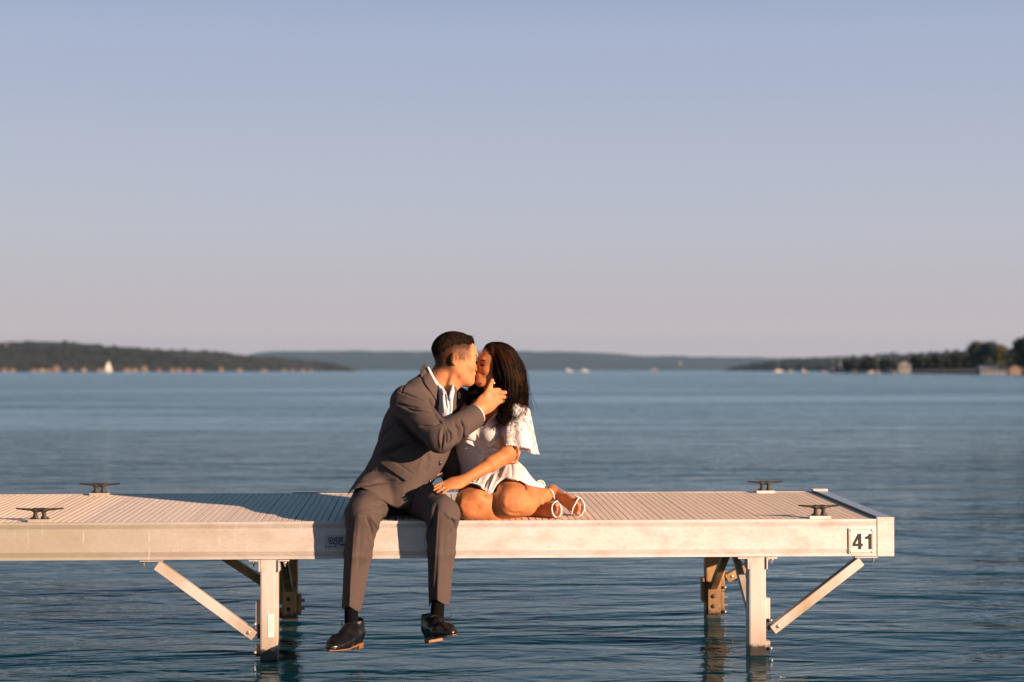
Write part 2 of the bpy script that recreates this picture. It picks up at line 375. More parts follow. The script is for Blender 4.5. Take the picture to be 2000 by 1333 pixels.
HULL = mat('white_gelcoat', (.42,.38,.36), .25); SAIL = mat('sail_cloth', (.66,.62,.56), .8); ALU = mat('mast_metal', (.5,.5,.5), .3, .6); COVER = mat('boat_canvas', (.45,.25,.16), .8)
HULL2 = mat('bright_white_gelcoat', (.9,.88,.86), .3)
def hull(Lh, Wd, H, mast=0):
    m = MB(); ns = 14; V = []; F = []
    for i in range(ns+1):
        t = i/ns; x = (t-.5)*Lh; wv = Wd/2*(1-(max(0,t-.45)/.55)**2.2)*(.85+.15*min(1,t*4)); sh = H*(1+.25*max(0,t-.5)**1.5*2)
        V += [(x,-wv,sh),(x,-wv*.8,.1*H),(x,0,-.35*H),(x,wv*.8,.1*H),(x,wv,sh)]
    for i in range(ns):
        for j in range(4): F.append((i*5+j,(i+1)*5+j,(i+1)*5+j+1,i*5+j+1))
        F.append((i*5+4,(i+1)*5+4,(i+1)*5,i*5))
    F.append((0,1,2,3,4)); m.add(V, F); return m
def boat(px, dist, Lm, label, group, kind='motor', rz=0.0, mast=0, sail=False, hm_=None):
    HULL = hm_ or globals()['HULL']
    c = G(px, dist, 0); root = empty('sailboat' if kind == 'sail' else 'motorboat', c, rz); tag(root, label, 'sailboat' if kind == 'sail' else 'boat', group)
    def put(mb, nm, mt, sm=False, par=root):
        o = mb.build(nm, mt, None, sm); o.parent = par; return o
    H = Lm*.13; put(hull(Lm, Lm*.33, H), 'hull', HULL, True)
    if kind == 'motor':
        put(MB().add([(-.1*Lm,-.11*Lm,H),(.16*Lm,-.11*Lm,H),(.16*Lm,.11*Lm,H),(-.1*Lm,.11*Lm,H),(-.08*Lm,-.09*Lm,H*2.2),(.07*Lm,-.09*Lm,H*2.2),(.07*Lm,.09*Lm,H*2.2),(-.08*Lm,.09*Lm,H*2.2)],
            [(0,1,5,4),(1,2,6,5),(2,3,7,6),(3,0,4,7),(4,5,6,7)]), 'cabin', HULL)
        put(MB().box((-.02*Lm,-.105*Lm,H*1.4),(.07*Lm,.105*Lm,H*1.9)), 'windscreen', GLASSD)
    else:
        put(MB().box((-.12*Lm,-.08*Lm,H*.9),(.2*Lm,.08*Lm,H*1.35), .03), 'cabin', HULL)
        put(MB().tube([(.08*Lm,0,H),(.08*Lm,0,mast)], .07, 6), 'mast', ALU)
        put(MB().tube([(.07*Lm,0,H*2),(-.38*Lm,0,H*2)], .05, 6), 'boom', ALU)
        if sail:
            def sh(a, b_, c_, bulge):
                V = []; F = []; n_ = 8
                for i in range(n_+1):
                    for j in range(n_+1):
                        u = i/n_; v = j/n_*(1-u); A = Vector(a)*(1-u-v)+Vector(b_)*v+Vector(c_)*u
                        A.y += bulge*4*(1-u-v)*max(v,.001)**.8+bulge*u*(1-u); V.append(A)
                for i in range(n_):
                    for j in range(n_): F.append((i*(n_+1)+j, i*(n_+1)+j+1,(i+1)*(n_+1)+j+1,(i+1)*(n_+1)+j))
                return MB().add(V, F)
            put(sh((.06*Lm,0,H*2.2),(-.38*Lm,.1,H*2.2),(.06*Lm,0,mast*.97), .5), 'mainsail', SAIL, True)
            put(sh((.46*Lm,0,H*1.3),(.10*Lm,.2,H*1.6),(.09*Lm,0,mast*.85), .35), 'jib', SAIL, True)
        else: put(MB().tube([(.05*Lm,0,H*2.15),(-.36*Lm,0,H*2.15)], [.16,.1], 6), 'furled_sail', COVER)
boat(212, 1250, 6.2, 'white sailboat under full sail before the left shore', None, 'sail', R(35), 8.6, True)
boat(1108, 1500, 8.5, 'white motorboat on the middle of the lake, left of the pair right of the couple', 'boats on open water', rz=R(150), hm_=HULL2)
boat(1140, 1500, 8.5, 'white motorboat on the middle of the lake, right of the pair right of the couple', 'boats on open water', rz=R(160), hm_=HULL2)
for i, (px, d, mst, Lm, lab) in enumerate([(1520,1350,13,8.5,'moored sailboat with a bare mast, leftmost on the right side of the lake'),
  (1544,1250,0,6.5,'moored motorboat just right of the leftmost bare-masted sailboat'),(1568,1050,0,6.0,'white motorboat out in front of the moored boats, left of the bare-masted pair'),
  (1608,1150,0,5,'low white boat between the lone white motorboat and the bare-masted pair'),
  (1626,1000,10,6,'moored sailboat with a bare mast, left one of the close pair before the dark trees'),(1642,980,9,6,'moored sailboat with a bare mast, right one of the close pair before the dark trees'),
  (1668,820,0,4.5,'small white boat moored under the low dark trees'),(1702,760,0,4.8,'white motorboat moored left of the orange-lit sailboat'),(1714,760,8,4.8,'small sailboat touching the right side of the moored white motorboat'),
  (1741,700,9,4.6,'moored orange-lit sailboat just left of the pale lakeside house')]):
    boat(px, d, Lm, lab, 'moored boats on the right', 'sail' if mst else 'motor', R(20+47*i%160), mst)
# ============================================================ haze
hz = bpy.data.materials.new('haze'); hz.use_nodes = True; t = hz.node_tree; t.nodes.remove(t.nodes['Principled BSDF'])
pv = t.nodes.new('ShaderNodeVolumePrincipled'); pv.inputs['Color'].default_value = (.34,.62,.92,1); pv.inputs['Density'].default_value = .000050; pv.inputs['Anisotropy'].default_value = .1
t.links.new(pv.outputs[0], t.nodes['Material Output'].inputs['Volume'])
hb = MB().box((-7200,-80,-8),(7200,12800,190)).build('haze', hz); tag(hb, 'pale blue summer haze over the lake', 'haze', kind='stuff')
# ============================================================ dock
W_D = 1.30; XL, XR = -2.75, 1.99; ZT = .592
def zt(y): return ZT + .024*y            # the deck rises slightly to the back
ALUM = bpy.data.materials.new('weathered_aluminium'); ALUM.use_nodes = True
def build_alum():
    t = ALUM.node_tree; b = t.nodes['Principled BSDF']; n = t.nodes.new; l = t.links.new
    g = n('ShaderNodeNewGeometry')
    def nz(scale, vec, det=4, rng=(.4,.6)):
        mp = n('ShaderNodeMapping'); mp.inputs['Scale'].default_value = vec; l(g.outputs['Position'], mp.inputs[0])
        z = n('ShaderNodeTexNoise'); z.inputs['Scale'].default_value = scale; z.inputs['Detail'].default_value = det; l(mp.outputs[0], z.inputs['Vector'])
        r = n('ShaderNodeMapRange'); r.inputs['From Min'].default_value = rng[0]; r.inputs['From Max'].default_value = rng[1]; l(z.outputs['Fac'], r.inputs['Value']); return r.outputs[0]
    def mix(a, c, f):
        x = n('ShaderNodeMix'); x.data_type = 'RGBA'
        if isinstance(a, tuple): x.inputs['A'].default_value = (*a,1)
        else: l(a, x.inputs['A'])
        x.inputs['B'].default_value = (*c,1); l(f, x.inputs['Factor']); return x.outputs['Result']
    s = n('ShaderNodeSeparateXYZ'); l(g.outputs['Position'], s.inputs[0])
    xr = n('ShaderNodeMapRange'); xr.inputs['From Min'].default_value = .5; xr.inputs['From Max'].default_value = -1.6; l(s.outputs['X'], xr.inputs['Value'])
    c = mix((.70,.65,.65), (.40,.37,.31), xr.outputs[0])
    def damp(f, k):
        x = n('ShaderNodeMath'); x.operation = 'MULTIPLY'; l(f, x.inputs[0]); x.inputs[1].default_value = k; return x.outputs[0]
    c = mix(c, (.36,.31,.24), damp(nz(7, (1,1,2), 8, (.45,.72)), .50))
    c = mix(c, (.30,.27,.22), damp(nz(90, (.5,1,1.2), 5, (.45,.75)), .30))
    c = mix(c, (.80,.76,.73), damp(nz(60, (1,1,.10), 3, (.65,.72)), .45))
    l(c, b.inputs['Base Color']); b.inputs['Metallic'].default_value = .15; b.inputs['Roughness'].default_value = .48
    nb = n('ShaderNodeTexNoise'); nb.inputs['Scale'].default_value = 35; nb.inputs['Detail'].default_value = 6; bn = n('ShaderNodeBump'); bn.inputs['Strength'].default_value = .25; bn.inputs['Distance'].default_value = .003
    l(g.outputs['Position'], nb.inputs['Vector']); l(nb.outputs['Fac'], bn.inputs['Height']); l(bn.outputs[0], b.inputs['Normal'])
build_alum()
POSTM = mat('galvanised_post', (.66,.61,.57), .42, .25, col2=(.44,.34,.23), noise=(5,6), ramp=(.45,.70), scale=(1,1,.5), bump=(40,.3,.002))
def stain(m):      # scum and wet metal at the waterline
    t = m.node_tree; b = t.nodes['Principled BSDF']; src = b.inputs['Base Color'].links[0].from_socket; g = t.nodes.new('ShaderNodeNewGeometry'); s = t.nodes.new('ShaderNodeSeparateXYZ'); t.links.new(g.outputs['Position'], s.inputs[0])
    n_ = t.nodes.new('ShaderNodeTexNoise'); n_.inputs['Scale'].default_value = 45; n_.inputs['Detail'].default_value = 5; t.links.new(g.outputs['Position'], n_.inputs['Vector'])
    ad = t.nodes.new('ShaderNodeMath'); ad.operation = 'MULTIPLY_ADD'; t.links.new(n_.outputs['Fac'], ad.inputs[0]); ad.inputs[1].default_value = -.07; t.links.new(s.outputs['Z'], ad.inputs[2])
    r = t.nodes.new('ShaderNodeMapRange'); r.inputs['From Min'].default_value = .015; r.inputs['From Max'].default_value = -.005; t.links.new(ad.outputs[0], r.inputs['Value'])
    r2 = t.nodes.new('ShaderNodeMapRange'); r2.inputs['From Min'].default_value = .22; r2.inputs['From Max'].default_value = .0; r2.inputs['To Max'].default_value = .6; t.links.new(s.outputs['Z'], r2.inputs['Value'])
    for rr_, cc_ in ((r2, (.30,.19,.10)), (r, (.045,.040,.035))):
        x = t.nodes.new('ShaderNodeMix'); x.data_type = 'RGBA'; t.links.new(src, x.inputs['A']); x.inputs['B'].default_value = (*cc_,1); t.links.new(rr_.outputs[0], x.inputs['Factor']); src = x.outputs['Result']
    t.links.new(src, b.inputs['Base Color'])
POSTB = mat('rusty_post', (.54,.34,.15), .5, .2, col2=(.20,.11,.05), noise=(9,6), ramp=(.40,.62), scale=(1,1,.5), bump=(40,.5,.003)); stain(POSTM); stain(POSTB)
STEEL = mat('bolt_steel', (.55,.52,.48), .35, .8); DARKM = mat('cast_iron', (.016,.012,.011), .6, .1, bump=(60,.5,.002), noise=(14,4), col2=(.045,.030,.02))
RUB = mat('dark_rubber', (.03,.035,.04), .7); WHITE = mat('white_enamel', (.80,.78,.74), .4, noise=(8,4), col2=(.68,.62,.54)); BLACK = mat('black_lettering', (.02,.02,.02), .6)
dock = empty('dock', (0,0,0)); tag(dock, 'long pale aluminium dock on braced posts with grooved deck boards, numbered 41', 'dock')
# --- deck boards
BM_ = bpy.data.materials.new('grooved_deck_boards'); BM_.use_nodes = True
def build_boards():
    t = BM_.node_tree; b = t.nodes['Principled BSDF']; n = t.nodes.new; l = t.links.new
    g = n('ShaderNodeNewGeometry'); s = n('ShaderNodeSeparateXYZ'); l(g.outputs['Position'], s.inputs[0])
    xr = n('ShaderNodeMapRange'); xr.inputs['From Min'].default_value = -1.52; xr.inputs['From Max'].default_value = -1.50; l(s.outputs['X'], xr.inputs['Value'])
    m1 = n('ShaderNodeMix'); m1.data_type = 'RGBA'; m1.inputs['A'].default_value = (.84,.68,.55,1); m1.inputs['B'].default_value = (.78,.67,.59,1); l(xr.outputs[0], m1.inputs['Factor'])
    xr2 = n('ShaderNodeMapRange'); xr2.inputs['From Min'].default_value = 0; xr2.inputs['From Max'].default_value = .5; l(s.outputs['X'], xr2.inputs['Value'])
    m1b = n('ShaderNodeMix'); m1b.data_type = 'RGBA'; l(m1.outputs['Result'], m1b.inputs['A']); m1b.inputs['B'].default_value = (.82,.66,.53,1); l(xr2.outputs[0], m1b.inputs['Factor'])
    fl = n('ShaderNodeMath'); fl.operation = 'DIVIDE'; l(s.outputs['X'], fl.inputs[0]); fl.inputs[1].default_value = .146
    f2 = n('ShaderNodeMath'); f2.operation = 'FLOOR'; l(fl.outputs[0], f2.inputs[0])
    wn = n('ShaderNodeTexWhiteNoise'); wn.noise_dimensions = '1D'; l(f2.outputs[0], wn.inputs['W'])
    nz = n('ShaderNodeTexNoise'); nz.inputs['Scale'].default_value = 28; nz.inputs['Detail'].default_value = 6; l(g.outputs['Position'], nz.inputs['Vector'])
    ad = n('ShaderNodeMath'); ad.operation = 'ADD'; l(wn.outputs['Value'], ad.inputs[0]); l(nz.outputs['Fac'], ad.inputs[1])
    mr = n('ShaderNodeMapRange'); mr.inputs['From Max'].default_value = 2; mr.inputs['To Min'].default_value = .86; mr.inputs['To Max'].default_value = 1.12; l(ad.outputs[0], mr.inputs['Value'])
    vm = n('ShaderNodeVectorMath'); vm.operation = 'SCALE'; l(m1b.outputs['Result'], vm.inputs[0]); l(mr.outputs[0], vm.inputs['Scale'])
    l(vm.outputs[0], b.inputs['Base Color']); b.inputs['Roughness'].default_value = .75; b.inputs['Specular IOR Level'].default_value = .12
    bn = n('ShaderNodeBump'); bn.inputs['Strength'].default_value = .3; bn.inputs['Distance'].default_value = .002; l(nz.outputs['Fac'], bn.inputs['Height']); l(bn.outputs[0], b.inputs['Normal'])
build_boards()
def board_profile(x0, w_):
    gap = .006; a, c = x0+gap/2, x0+w_-gap/2; pr = [(a,-.03),(a,0)]; ng = 4
    for k in range(ng):
        gx = a+(c-a)*(k+1)/(ng+1); pr += [(gx-.0027,0),(gx-.0020,-.006),(gx+.0020,-.006),(gx+.0027,0)]
    return pr+[(c,0),(c,-.03)]
bd = MB(); bw = .146; x = XL; y0, y1 = .014, W_D-.012
while x < XR-.01:
    ww = min(bw, XR-x); pr = board_profile(x, ww); n = len(pr); j = random.uniform(-.0006,.0006)
    V = [(a, y0, zt(y0)+z+j) for a, z in pr]+[(a, y1, zt(y1)+z+j) for a, z in pr]
    bd.add(V, [(i, i+1, n+i+1, n+i) for i in range(n-1)]+[tuple(range(n))[::-1], tuple(range(n, 2*n))]); x += ww
bd.build('deck_boards', BM_, dock)
# --- front and back beams with ribbed bands
def beam(yf, ztop, sgn, x0, x1, name):
    zs = [(0,.0),(.011,0)]
    for k in range(4): z = .0125+k*.0042; zs += [(z,0),(z+.0006,.0034),(z+.0024,.0034),(z+.003,0)]
    zs += [(.0305,0),(.031,.0012),(.126,.0012),(.1265,0)]
    for k in range(5): z = .130+k*.0042; zs += [(z,0),(z+.0006,.0034),(z+.0024,.0034),(z+.003,0)]
    zs += [(.162,0)]
    pr = [(yf+sgn*d, ztop-z) for z, d in zs]+[(yf+sgn*.035, ztop-.162),(yf+sgn*.035, ztop-.150),(yf+sgn*.010, ztop-.150),(yf+sgn*.010, ztop-.034),(yf+sgn*.0135, ztop-.034),(yf+sgn*.0135, ztop)]
    n = len(pr); V = [(x0,a,b) for a,b in pr]+[(x1,a,b) for a,b in pr]
    return MB().add(V, [(i,(i+1)%n,n+(i+1)%n,n+i) for i in range(n)]+[tuple(range(n))[::-1], tuple(range(n,2*n))]).build(name, ALUM, dock)
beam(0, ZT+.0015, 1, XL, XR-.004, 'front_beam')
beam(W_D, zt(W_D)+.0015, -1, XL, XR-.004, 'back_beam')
# --- end beam with its corner cap and the flat top strip
eb = MB(); xe0, xe1 = XR, XR+.074
eb.add([(xe0,0,ZT-.162),(xe1,0,ZT-.162),(xe1,0,ZT+.005),(xe0,0,ZT+.005),(xe0,W_D,ZT-.13),(xe1,W_D,ZT-.13),(xe1,W_D,zt(W_D)+.005),(xe0,W_D,zt(W_D)+.005)],
       [(0,1,2,3),(5,4,7,6),(1,5,6,2),(4,0,3,7),(3,2,6,7),(4,5,1,0)])
eb.build('end_beam', ALUM, dock)
SLATE = mat('bare_metal_strip', (.42,.44,.47), .28, .6)
MB().add([(xe0+.010,.05,zt(.05)+.0075),(xe1-.006,.05,zt(.05)+.0075),(xe1-.006,W_D-.05,zt(W_D-.05)+.0075),(xe0+.010,W_D-.05,zt(W_D-.05)+.0075),
  (xe0+.010,.05,zt(.05)+.004),(xe1-.006,.05,zt(.05)+.004),(xe1-.006,W_D-.05,zt(W_D-.05)+.004),(xe0+.010,W_D-.05,zt(W_D-.05)+.004)],
  [(0,1,2,3),(7,6,5,4),(0,4,5,1),(1,5,6,2),(2,6,7,3),(3,7,4,0)]).build('end_strip', SLATE, dock)
sl = MB(); sv = [(x_,y_,zt(y_)+z_) for y_ in (.02,W_D-.02) for z_ in (-.02,.0085) for x_ in (xe0-.004,xe0+.006)]
sl.add(sv, [(0,1,3,2),(4,6,7,5),(2,3,7,6),(0,4,5,1),(0,2,6,4),(1,5,7,3)]).build('rubber_seal', RUB, dock)
cr = MB().box((xe0-.002,W_D-.045,zt(W_D)+.004),(xe1+.001,W_D+.006,zt(W_D)+.016),.002); cr.build('corner_bracket', ALUM, dock); MB().box((xe0-.004,.0,ZT+.004),(xe1+.002,.05,ZT+.0085),.001).build('corner_bracket', ALUM, dock)
MB().box((-.66,W_D+.002,zt(W_D)-.03),(-.28,W_D+.03,zt(W_D)+.004),.003).build('edge_bumper', RUB, dock)
# cross joists under the deck
jm = MB()
for xj in np.arange(XL+.3, XR, .55): jm.box((xj,.04,ZT-.12),(xj+.04,W_D-.04,ZT-.035))
jm.build('joists', ALUM, dock)
# --- number plate
pl = MB(); a = P(1657,1032,0); b = P(1707,1082,0); pl.box((a.x,-.005,b.z),(b.x,-.0005,a.z),.0008)
plate = pl.build('number_plate', WHITE, dock)
fr = MB(); t_ = .0016
for (u0,v0,u1,v1) in ((0,0,1,0),(1,0,1,1),(1,1,0,1),(0,1,0,0)):
    m_ = .006; A = Vector((a.x+m_+(b.x-a.x-2*m_)*u0, -.0052, b.z+m_+(a.z-b.z-2*m_)*v0)); B = Vector((a.x+m_+(b.x-a.x-2*m_)*u1, -.0052, b.z+m_+(a.z-b.z-2*m_)*v1))
    fr.bar(A, B, .0016, .0012, (0,1,0), 0)
fr.build('plate_rim', mat('rim_brown', (.22,.17,.13), .6), plate)
for dx in (.009, b.x-a.x-.009):
    for dz in (.009, a.z-b.z-.009):
        MB().ball((a.x+dx,-.0055,b.z+dz), .0052, 10, 6, (1,.5,1)).build('screw', STEEL, plate)
def glyphs(loops_list, origin, s, y, name, mt, parent, thick=.0012, shear=0, sy=None):
    cu = bpy.data.curves.new(name, 'CURVE'); cu.dimensions = '2D'; cu.fill_mode = 'BOTH'; cu.extrude = thick/2
    for lp in loops_list:
        sp = cu.splines.new('POLY'); sp.points.add(len(lp)-1); sp.use_cyclic_u = True
        for i, (gx, gy) in enumerate(lp): sp.points[i].co = (origin[0]+(gx+shear*gy)*s, origin[1]+gy*(sy or s), 0, 1)
    o = bpy.data.objects.new(name, cu); COL.objects.link(o); bpy.context.view_layer.update()
    me = bpy.data.meshes.new_from_object(o.evaluated_get(bpy.context.evaluated_depsgraph_get())); bpy.data.objects.remove(o)
    for v in me.vertices: v.co = Vector((v.co.x, y-thick/2+v.co.z, v.co.y))
    return link(name, me, mt, parent)
FOUR = [[(.36,0),(.36,.20),(.0,.20),(.0,.36),(.34,1.0),(.56,1.0),(.56,.36),(.66,.36),(.66,.20),(.56,.20),(.56,0)], [(.36,.36),(.36,.70),(.17,.36)]]
ONE = [[(.24,0),(.24,.66),(.02,.66),(.02,.80),(.13,.83),(.22,.89),(.27,1.0),(.44,1.0),(.44,0)]]
hgt = .068; o_ = P(1665,1073,0)
glyphs(FOUR, (o_.x, o_.z), hgt, -.0052, 'digits', BLACK, plate, sy=hgt)
o2_ = P(1690,1073,0); glyphs(ONE, (o2_.x-.003, o2_.z), hgt*1.02, -.0052, 'digits', BLACK, plate, sy=hgt)
# --- maker's sticker, partly behind the man's leg
STK = mat('clear_sticker', (.40,.38,.36), .4); BLUE = mat('blue_ink', (.03,.05,.16), .5); PALE = mat('pale_ink', (.55,.56,.62), .5)
s0 = P(635,1046,0); s1 = P(690,1072,0)
stk = MB().box((s0.x,-.0013,s1.z),(s1.x,-.0004,s0.z)).build('maker_sticker', STK, dock)
def letter(ch):
    T = {'S': [[(0,0),(.55,0),(.62,.1),(.62,.5),(.55,.58),(.2,.58),(.2,.8),(.62,.8),(.62,1),(.07,1),(0,.9),(0,.5),(.07,.42),(.42,.42),(.42,.2),(0,.2)]],
         'H': [[(0,0),(.2,0),(.2,.4),(.45,.4),(.45,0),(.65,0),(.65,1),(.45,1),(.45,.6),(.2,.6),(.2,1),(0,1)]],
         'O': [[(.08,0),(.58,0),(.66,.1),(.66,.9),(.58,1),(.08,1),(0,.9),(0,.1)],[(.2,.2),(.2,.8),(.46,.8),(.46,.2)]],
         'R': [[(0,0),(.2,0),(.2,.35),(.28,.35),(.45,0),(.66,0),(.47,.4),(.62,.5),(.62,.92),(.54,1),(0,1)],[(.2,.52),(.2,.8),(.42,.8),(.42,.52)]]}
    return T[ch]
lx = P(640,1059.5,0)
for k, ch in enumerate('SHOR'):
    glyphs(letter(ch), (lx.x+k*.0165, lx.z), .0225, -.0016, 'lettering', BLUE, stk, .0006, .18, .0215)
wv = MB(); pts = [(643,1062),(650,1061),(656,1063.5),(662,1062),(668,1065),(675,1063)]
for i in range(len(pts)-1):
    A = P(*pts[i],-.002); B = P(*pts[i+1],-.002); wv.bar(A, B, .0008, .0055, (0,0,1), 0)
wv.build('wave_mark', BLUE, stk)
dsh = MB()
for k in range(7):
    if k in (1,4): continue
    A = P(635+k*3.2,1068,-.0018); dsh.box((A.x,-.0022,A.z-.0022),(A.x+.0055,-.0014,A.z+.0022))
dsh.build('small_print', BLACK, stk)
# --- posts, brackets and braces
PW = .075
def post(xc, yc, front, side):
    """one square post with its top bracket, clamp boxes and bolts"""
    m = MB(); m.box((xc-PW/2, yc-PW/2, -.9), (xc+PW/2, yc+PW/2, ZT-.163), .003)
    m.box((xc-PW/2+.006, yc-PW/2-.0015, -.9), (xc+PW/2-.014, yc-PW/2+.002, ZT-.19), .001)
    PM = POSTM if front else POSTB
    o = m.build('post', PM, dock)
    for s in (-1,1):
        br = MB(); xa = xc+s*(PW/2+.004); br.box((xa-.003,yc-.045,ZT-.215),(xa+.003,yc+.03,ZT-.1635),.0008)
        br.box((min(xa,xa+s*.045),yc-.045,ZT-.170),(max(xa,xa+s*.045),yc+.03,ZT-.1635),.0008); br.build('bracket', ALUM, o)
    for s in (-1,1):
        c = Vector((xc+s*(PW/2+.030), yc-.02, ZT-.170)); MB().tube([c, c-Vector((0,0,.008)), c-Vector((0,0,.010)), c-Vector((0,0,.026))], [.008,.008,.006,.0015], 8).build('bolt', STEEL, o)
    for (z0, z1, dx) in ((ZT-.46,ZT-.345,-1),(.01,.06,-1)):
        s = side*-dx*-1
        cb = MB(); x0 = xc+s*(PW/2); cb.box((min(x0,x0+s*.022),yc-.02,z0),(max(x0,x0+s*.022),yc+.03,z1),.002)
        cbo = cb.build('clamp', PM, o); c = Vector((x0+s*.022, yc-.03, z0+.02)); MB().ball(c, .008, 8, 5).build('bolt', STEEL, cbo)
    return o
def brace(a, b, w_=.042, h_=.05, up=(0,1,0)):
    m = MB(); m.bar(a, b, w_, h_, up); o = m.build('brace', POSTM if a[1] < .6 else POSTB, dock)
    e_ = Vector(b)-(Vector(b)-Vector(a)).normalized()*.03; MB().ball((e_.x, e_.y-h_/2-.001, e_.z), .009, 10, 5, (1,.5,1)).build('bolt', STEEL, o)
    return o
XPL, XPR = P(526.5,1200,.04).x, P(1476.5,1200,.04).x
YB = 1.20
XBL, XBR = XPL-.0, XPR
for xc, sd in ((XPL, 1), (XPR, -1)):
    post(xc, .042, True, sd); post(xc, YB, False, sd)
# diagonal braces along the dock, front and back
def diag(xc, sgn, yc, xa, xb, za):
    a = Vector((xa, yc, ZT-.185)); b = Vector((xb, yc, za)); brace(a, b)
    g = MB(); g.box((min(xc+sgn*PW/2, xb-sgn*.01),yc-.012,za-.01),(max(xc+sgn*PW/2, xb-sgn*.01),yc+.012,za+.05),.001); g.build('gusset', RUB if yc < .5 else POSTM, dock)
    f = MB(); f.box((min(xa-sgn*.03,xa+sgn*.07),yc-.03,ZT-.169),(max(xa-sgn*.03,xa+sgn*.07),yc+.03,ZT-.1635),.0008); f.build('bracket', ALUM, dock)
    c = Vector((xa+sgn*.055, yc-.01, ZT-.169)); MB().tube([c, c-Vector((0,0,.010)), c-Vector((0,0,.026))], [.008,.006,.0015], 8).build('bolt', STEEL, dock)
p0 = P(306,1104,.02); p1 = P(497,1243,.02); diag(XPL, -1, .03, p0.x, p1.x, p1.z)
p0 = P(1681,1096,.02); p1 = P(1508,1231,.02); diag(XPR, 1, .03, p0.x, p1.x, p1.z)
diag(XBL, -1, YB, XBL-.46, XBL-.06, ZT-.45); diag(XBR, 1, YB, XBR+.46, XBR+.07, ZT-.40)
for xc, s in ((XPL,1),(XPR,-1)):
    brace((xc+s*.055*0-.028*s*-1*0, YB-.06, ZT-.36), (xc, YB-.42, ZT-.175), .03, .04, (1,0,0)) if False else None
    m = MB(); m.bar((xc, YB-.05, ZT-.43), (xc, YB-.48, ZT-.19), .035, .035, (1,0,0)); m.build('brace', POSTB, dock)
    m = MB(); m.bar((xc-.012, .085, ZT-.43), (xc-.012, .50, ZT-.19), .03, .03, (1,0,0)); m.build('brace', POSTM, dock)
# adjustable lower clamps on the back posts
for xc in (XPL, XPR):
    m = MB(); m.box((xc-.03,YB-.052,.02),(xc+.034,YB-.039,.17),.002); m.box((xc+.038,YB-.03,.03),(xc+.056,YB+.03,.13),.003); m.box((xc-.056,YB-.03,.08),(xc-.038,YB+.03,.20),.003)
    cl = m.build('clamp', POSTB, dock)
    for z in (.06,.11): MB().ball((xc-.004,YB-.053,z),.011,8,5,(1,.6,1)).build('bolt', DARKM, cl)
    for z in (.06,.10): MB().tube([(xc+.05,YB-.02,z),(xc+.075,YB-.02,z)],.008,8).build('bolt', STEEL, cl)
sa = P(523,1200,0); sb = P(535,1245,0)
lab = MB().box((sa.x,.042-PW/2-.0035,sb.z),(sb.x,.042-PW/2-.0018,sa.z)).build('white_label', mat('paper_label', (.78,.76,.76), .6), dock)
ln = MB()
for k in range(3): ln.box((sa.x+.007+k*.006,.042-PW/2-.0042,sb.z+.018+.004*k),(sa.x+.0085+k*.006,.042-PW/2-.0036,sa.z-.016+.003*k))
ln.build('faint_print', mat('grey_ink', (.42,.42,.45), .7), lab)
# ============================================================ signed-distance modelling
def V3(p): return np.array(tuple(p), float)
class Cone:      # round cone / elliptic limb between two points
    def __init__(s, a, b, ra, rb, side=None, flat=1.0, flat2=None, pw=2.0):
        s.a = V3(a); s.b = V3(b); s.ra = ra; s.rb = rb; s.flat = flat; s.flat2 = flat if flat2 is None else flat2; s.pw = pw
        d = s.b-s.a; s.L = max(np.linalg.norm(d), 1e-6); s.d = d/s.L
        if side is not None:
            sd = V3(side); sd = sd-s.d*(sd@s.d); s.s = sd/np.linalg.norm(sd); s.n = np.cross(s.d, s.s)
        else: s.s = None
        s.pad = 0
    def __call__(s, p):
        q = p-s.a; t = np.clip((q@s.d)/s.L, 0, 1); r = s.ra+(s.rb-s.ra)*t
        q = q-t[:,None]*(s.b-s.a)
        if s.s is None: return np.sqrt((q*q).sum(1))-r
        fl = s.flat+(s.flat2-s.flat)*t; u = q@s.s; v = (q@s.n)/fl; w_ = q@s.d
        if s.pw != 2.0: rr = (np.abs(u)**s.pw+np.abs(v)**s.pw+np.abs(w_)**s.pw)**(1/s.pw)
        else: rr = np.sqrt(u*u+v*v+w_*w_)
        return (rr-r)*np.minimum(1, fl)
class Ell:
    def __init__(s, c, r, M=None):
        s.c = V3(c); s.r = np.array(r, float); s.M = None if M is None else np.array(M, float)   # rows = local axes in world
    def __call__(s, p):
        q = p-s.c
        if s.M is not None: q = q@s.M.T
        k = np.sqrt(((q/s.r)**2).sum(1)); k2 = np.sqrt(((q/(s.r**2))**2).sum(1))
        return np.where(k > 1e-6, k*(k-1)/np.maximum(k2, 1e-9), -s.r.min())
class Prism:     # outline in photo pixels, extruded between two depths; a real solid with real thickness
    def __init__(s, poly, y0, y1):
        s.poly = np.array(poly, float); s.y0 = y0; s.y1 = y1
    def __call__(s, p):
        x, y = PX(p); pts = np.stack([x, y], 1); A = s.poly; B = np.roll(A, -1, 0)
        dmin = np.full(len(p), 1e9); ins = np.zeros(len(p), bool)
        for a, b in zip(A, B):
            e = b-a; w_ = pts-a; t = np.clip((w_@e)/max(e@e, 1e-9), 0, 1); d = w_-t[:,None]*e
            dmin = np.minimum(dmin, (d*d).sum(1))
            c = (a[1] > pts[:,1]) != (b[1] > pts[:,1])
            with np.errstate(divide='ignore', invalid='ignore'):
                xi = (b[0]-a[0])*(pts[:,1]-a[1])/(b[1]-a[1])+a[0]
            ins ^= c & (pts[:,0] < xi)
        d2 = np.sqrt(dmin)*(D0+np.clip(p[:,1], -1, 2))/FPX; d2 = np.where(ins, -d2, d2)
        return np.maximum(d2, np.maximum(s.y0-p[:,1], p[:,1]-s.y1))
class Fn:
    def __init__(s, f): s.f = f
    def __call__(s, p): return s.f(p)
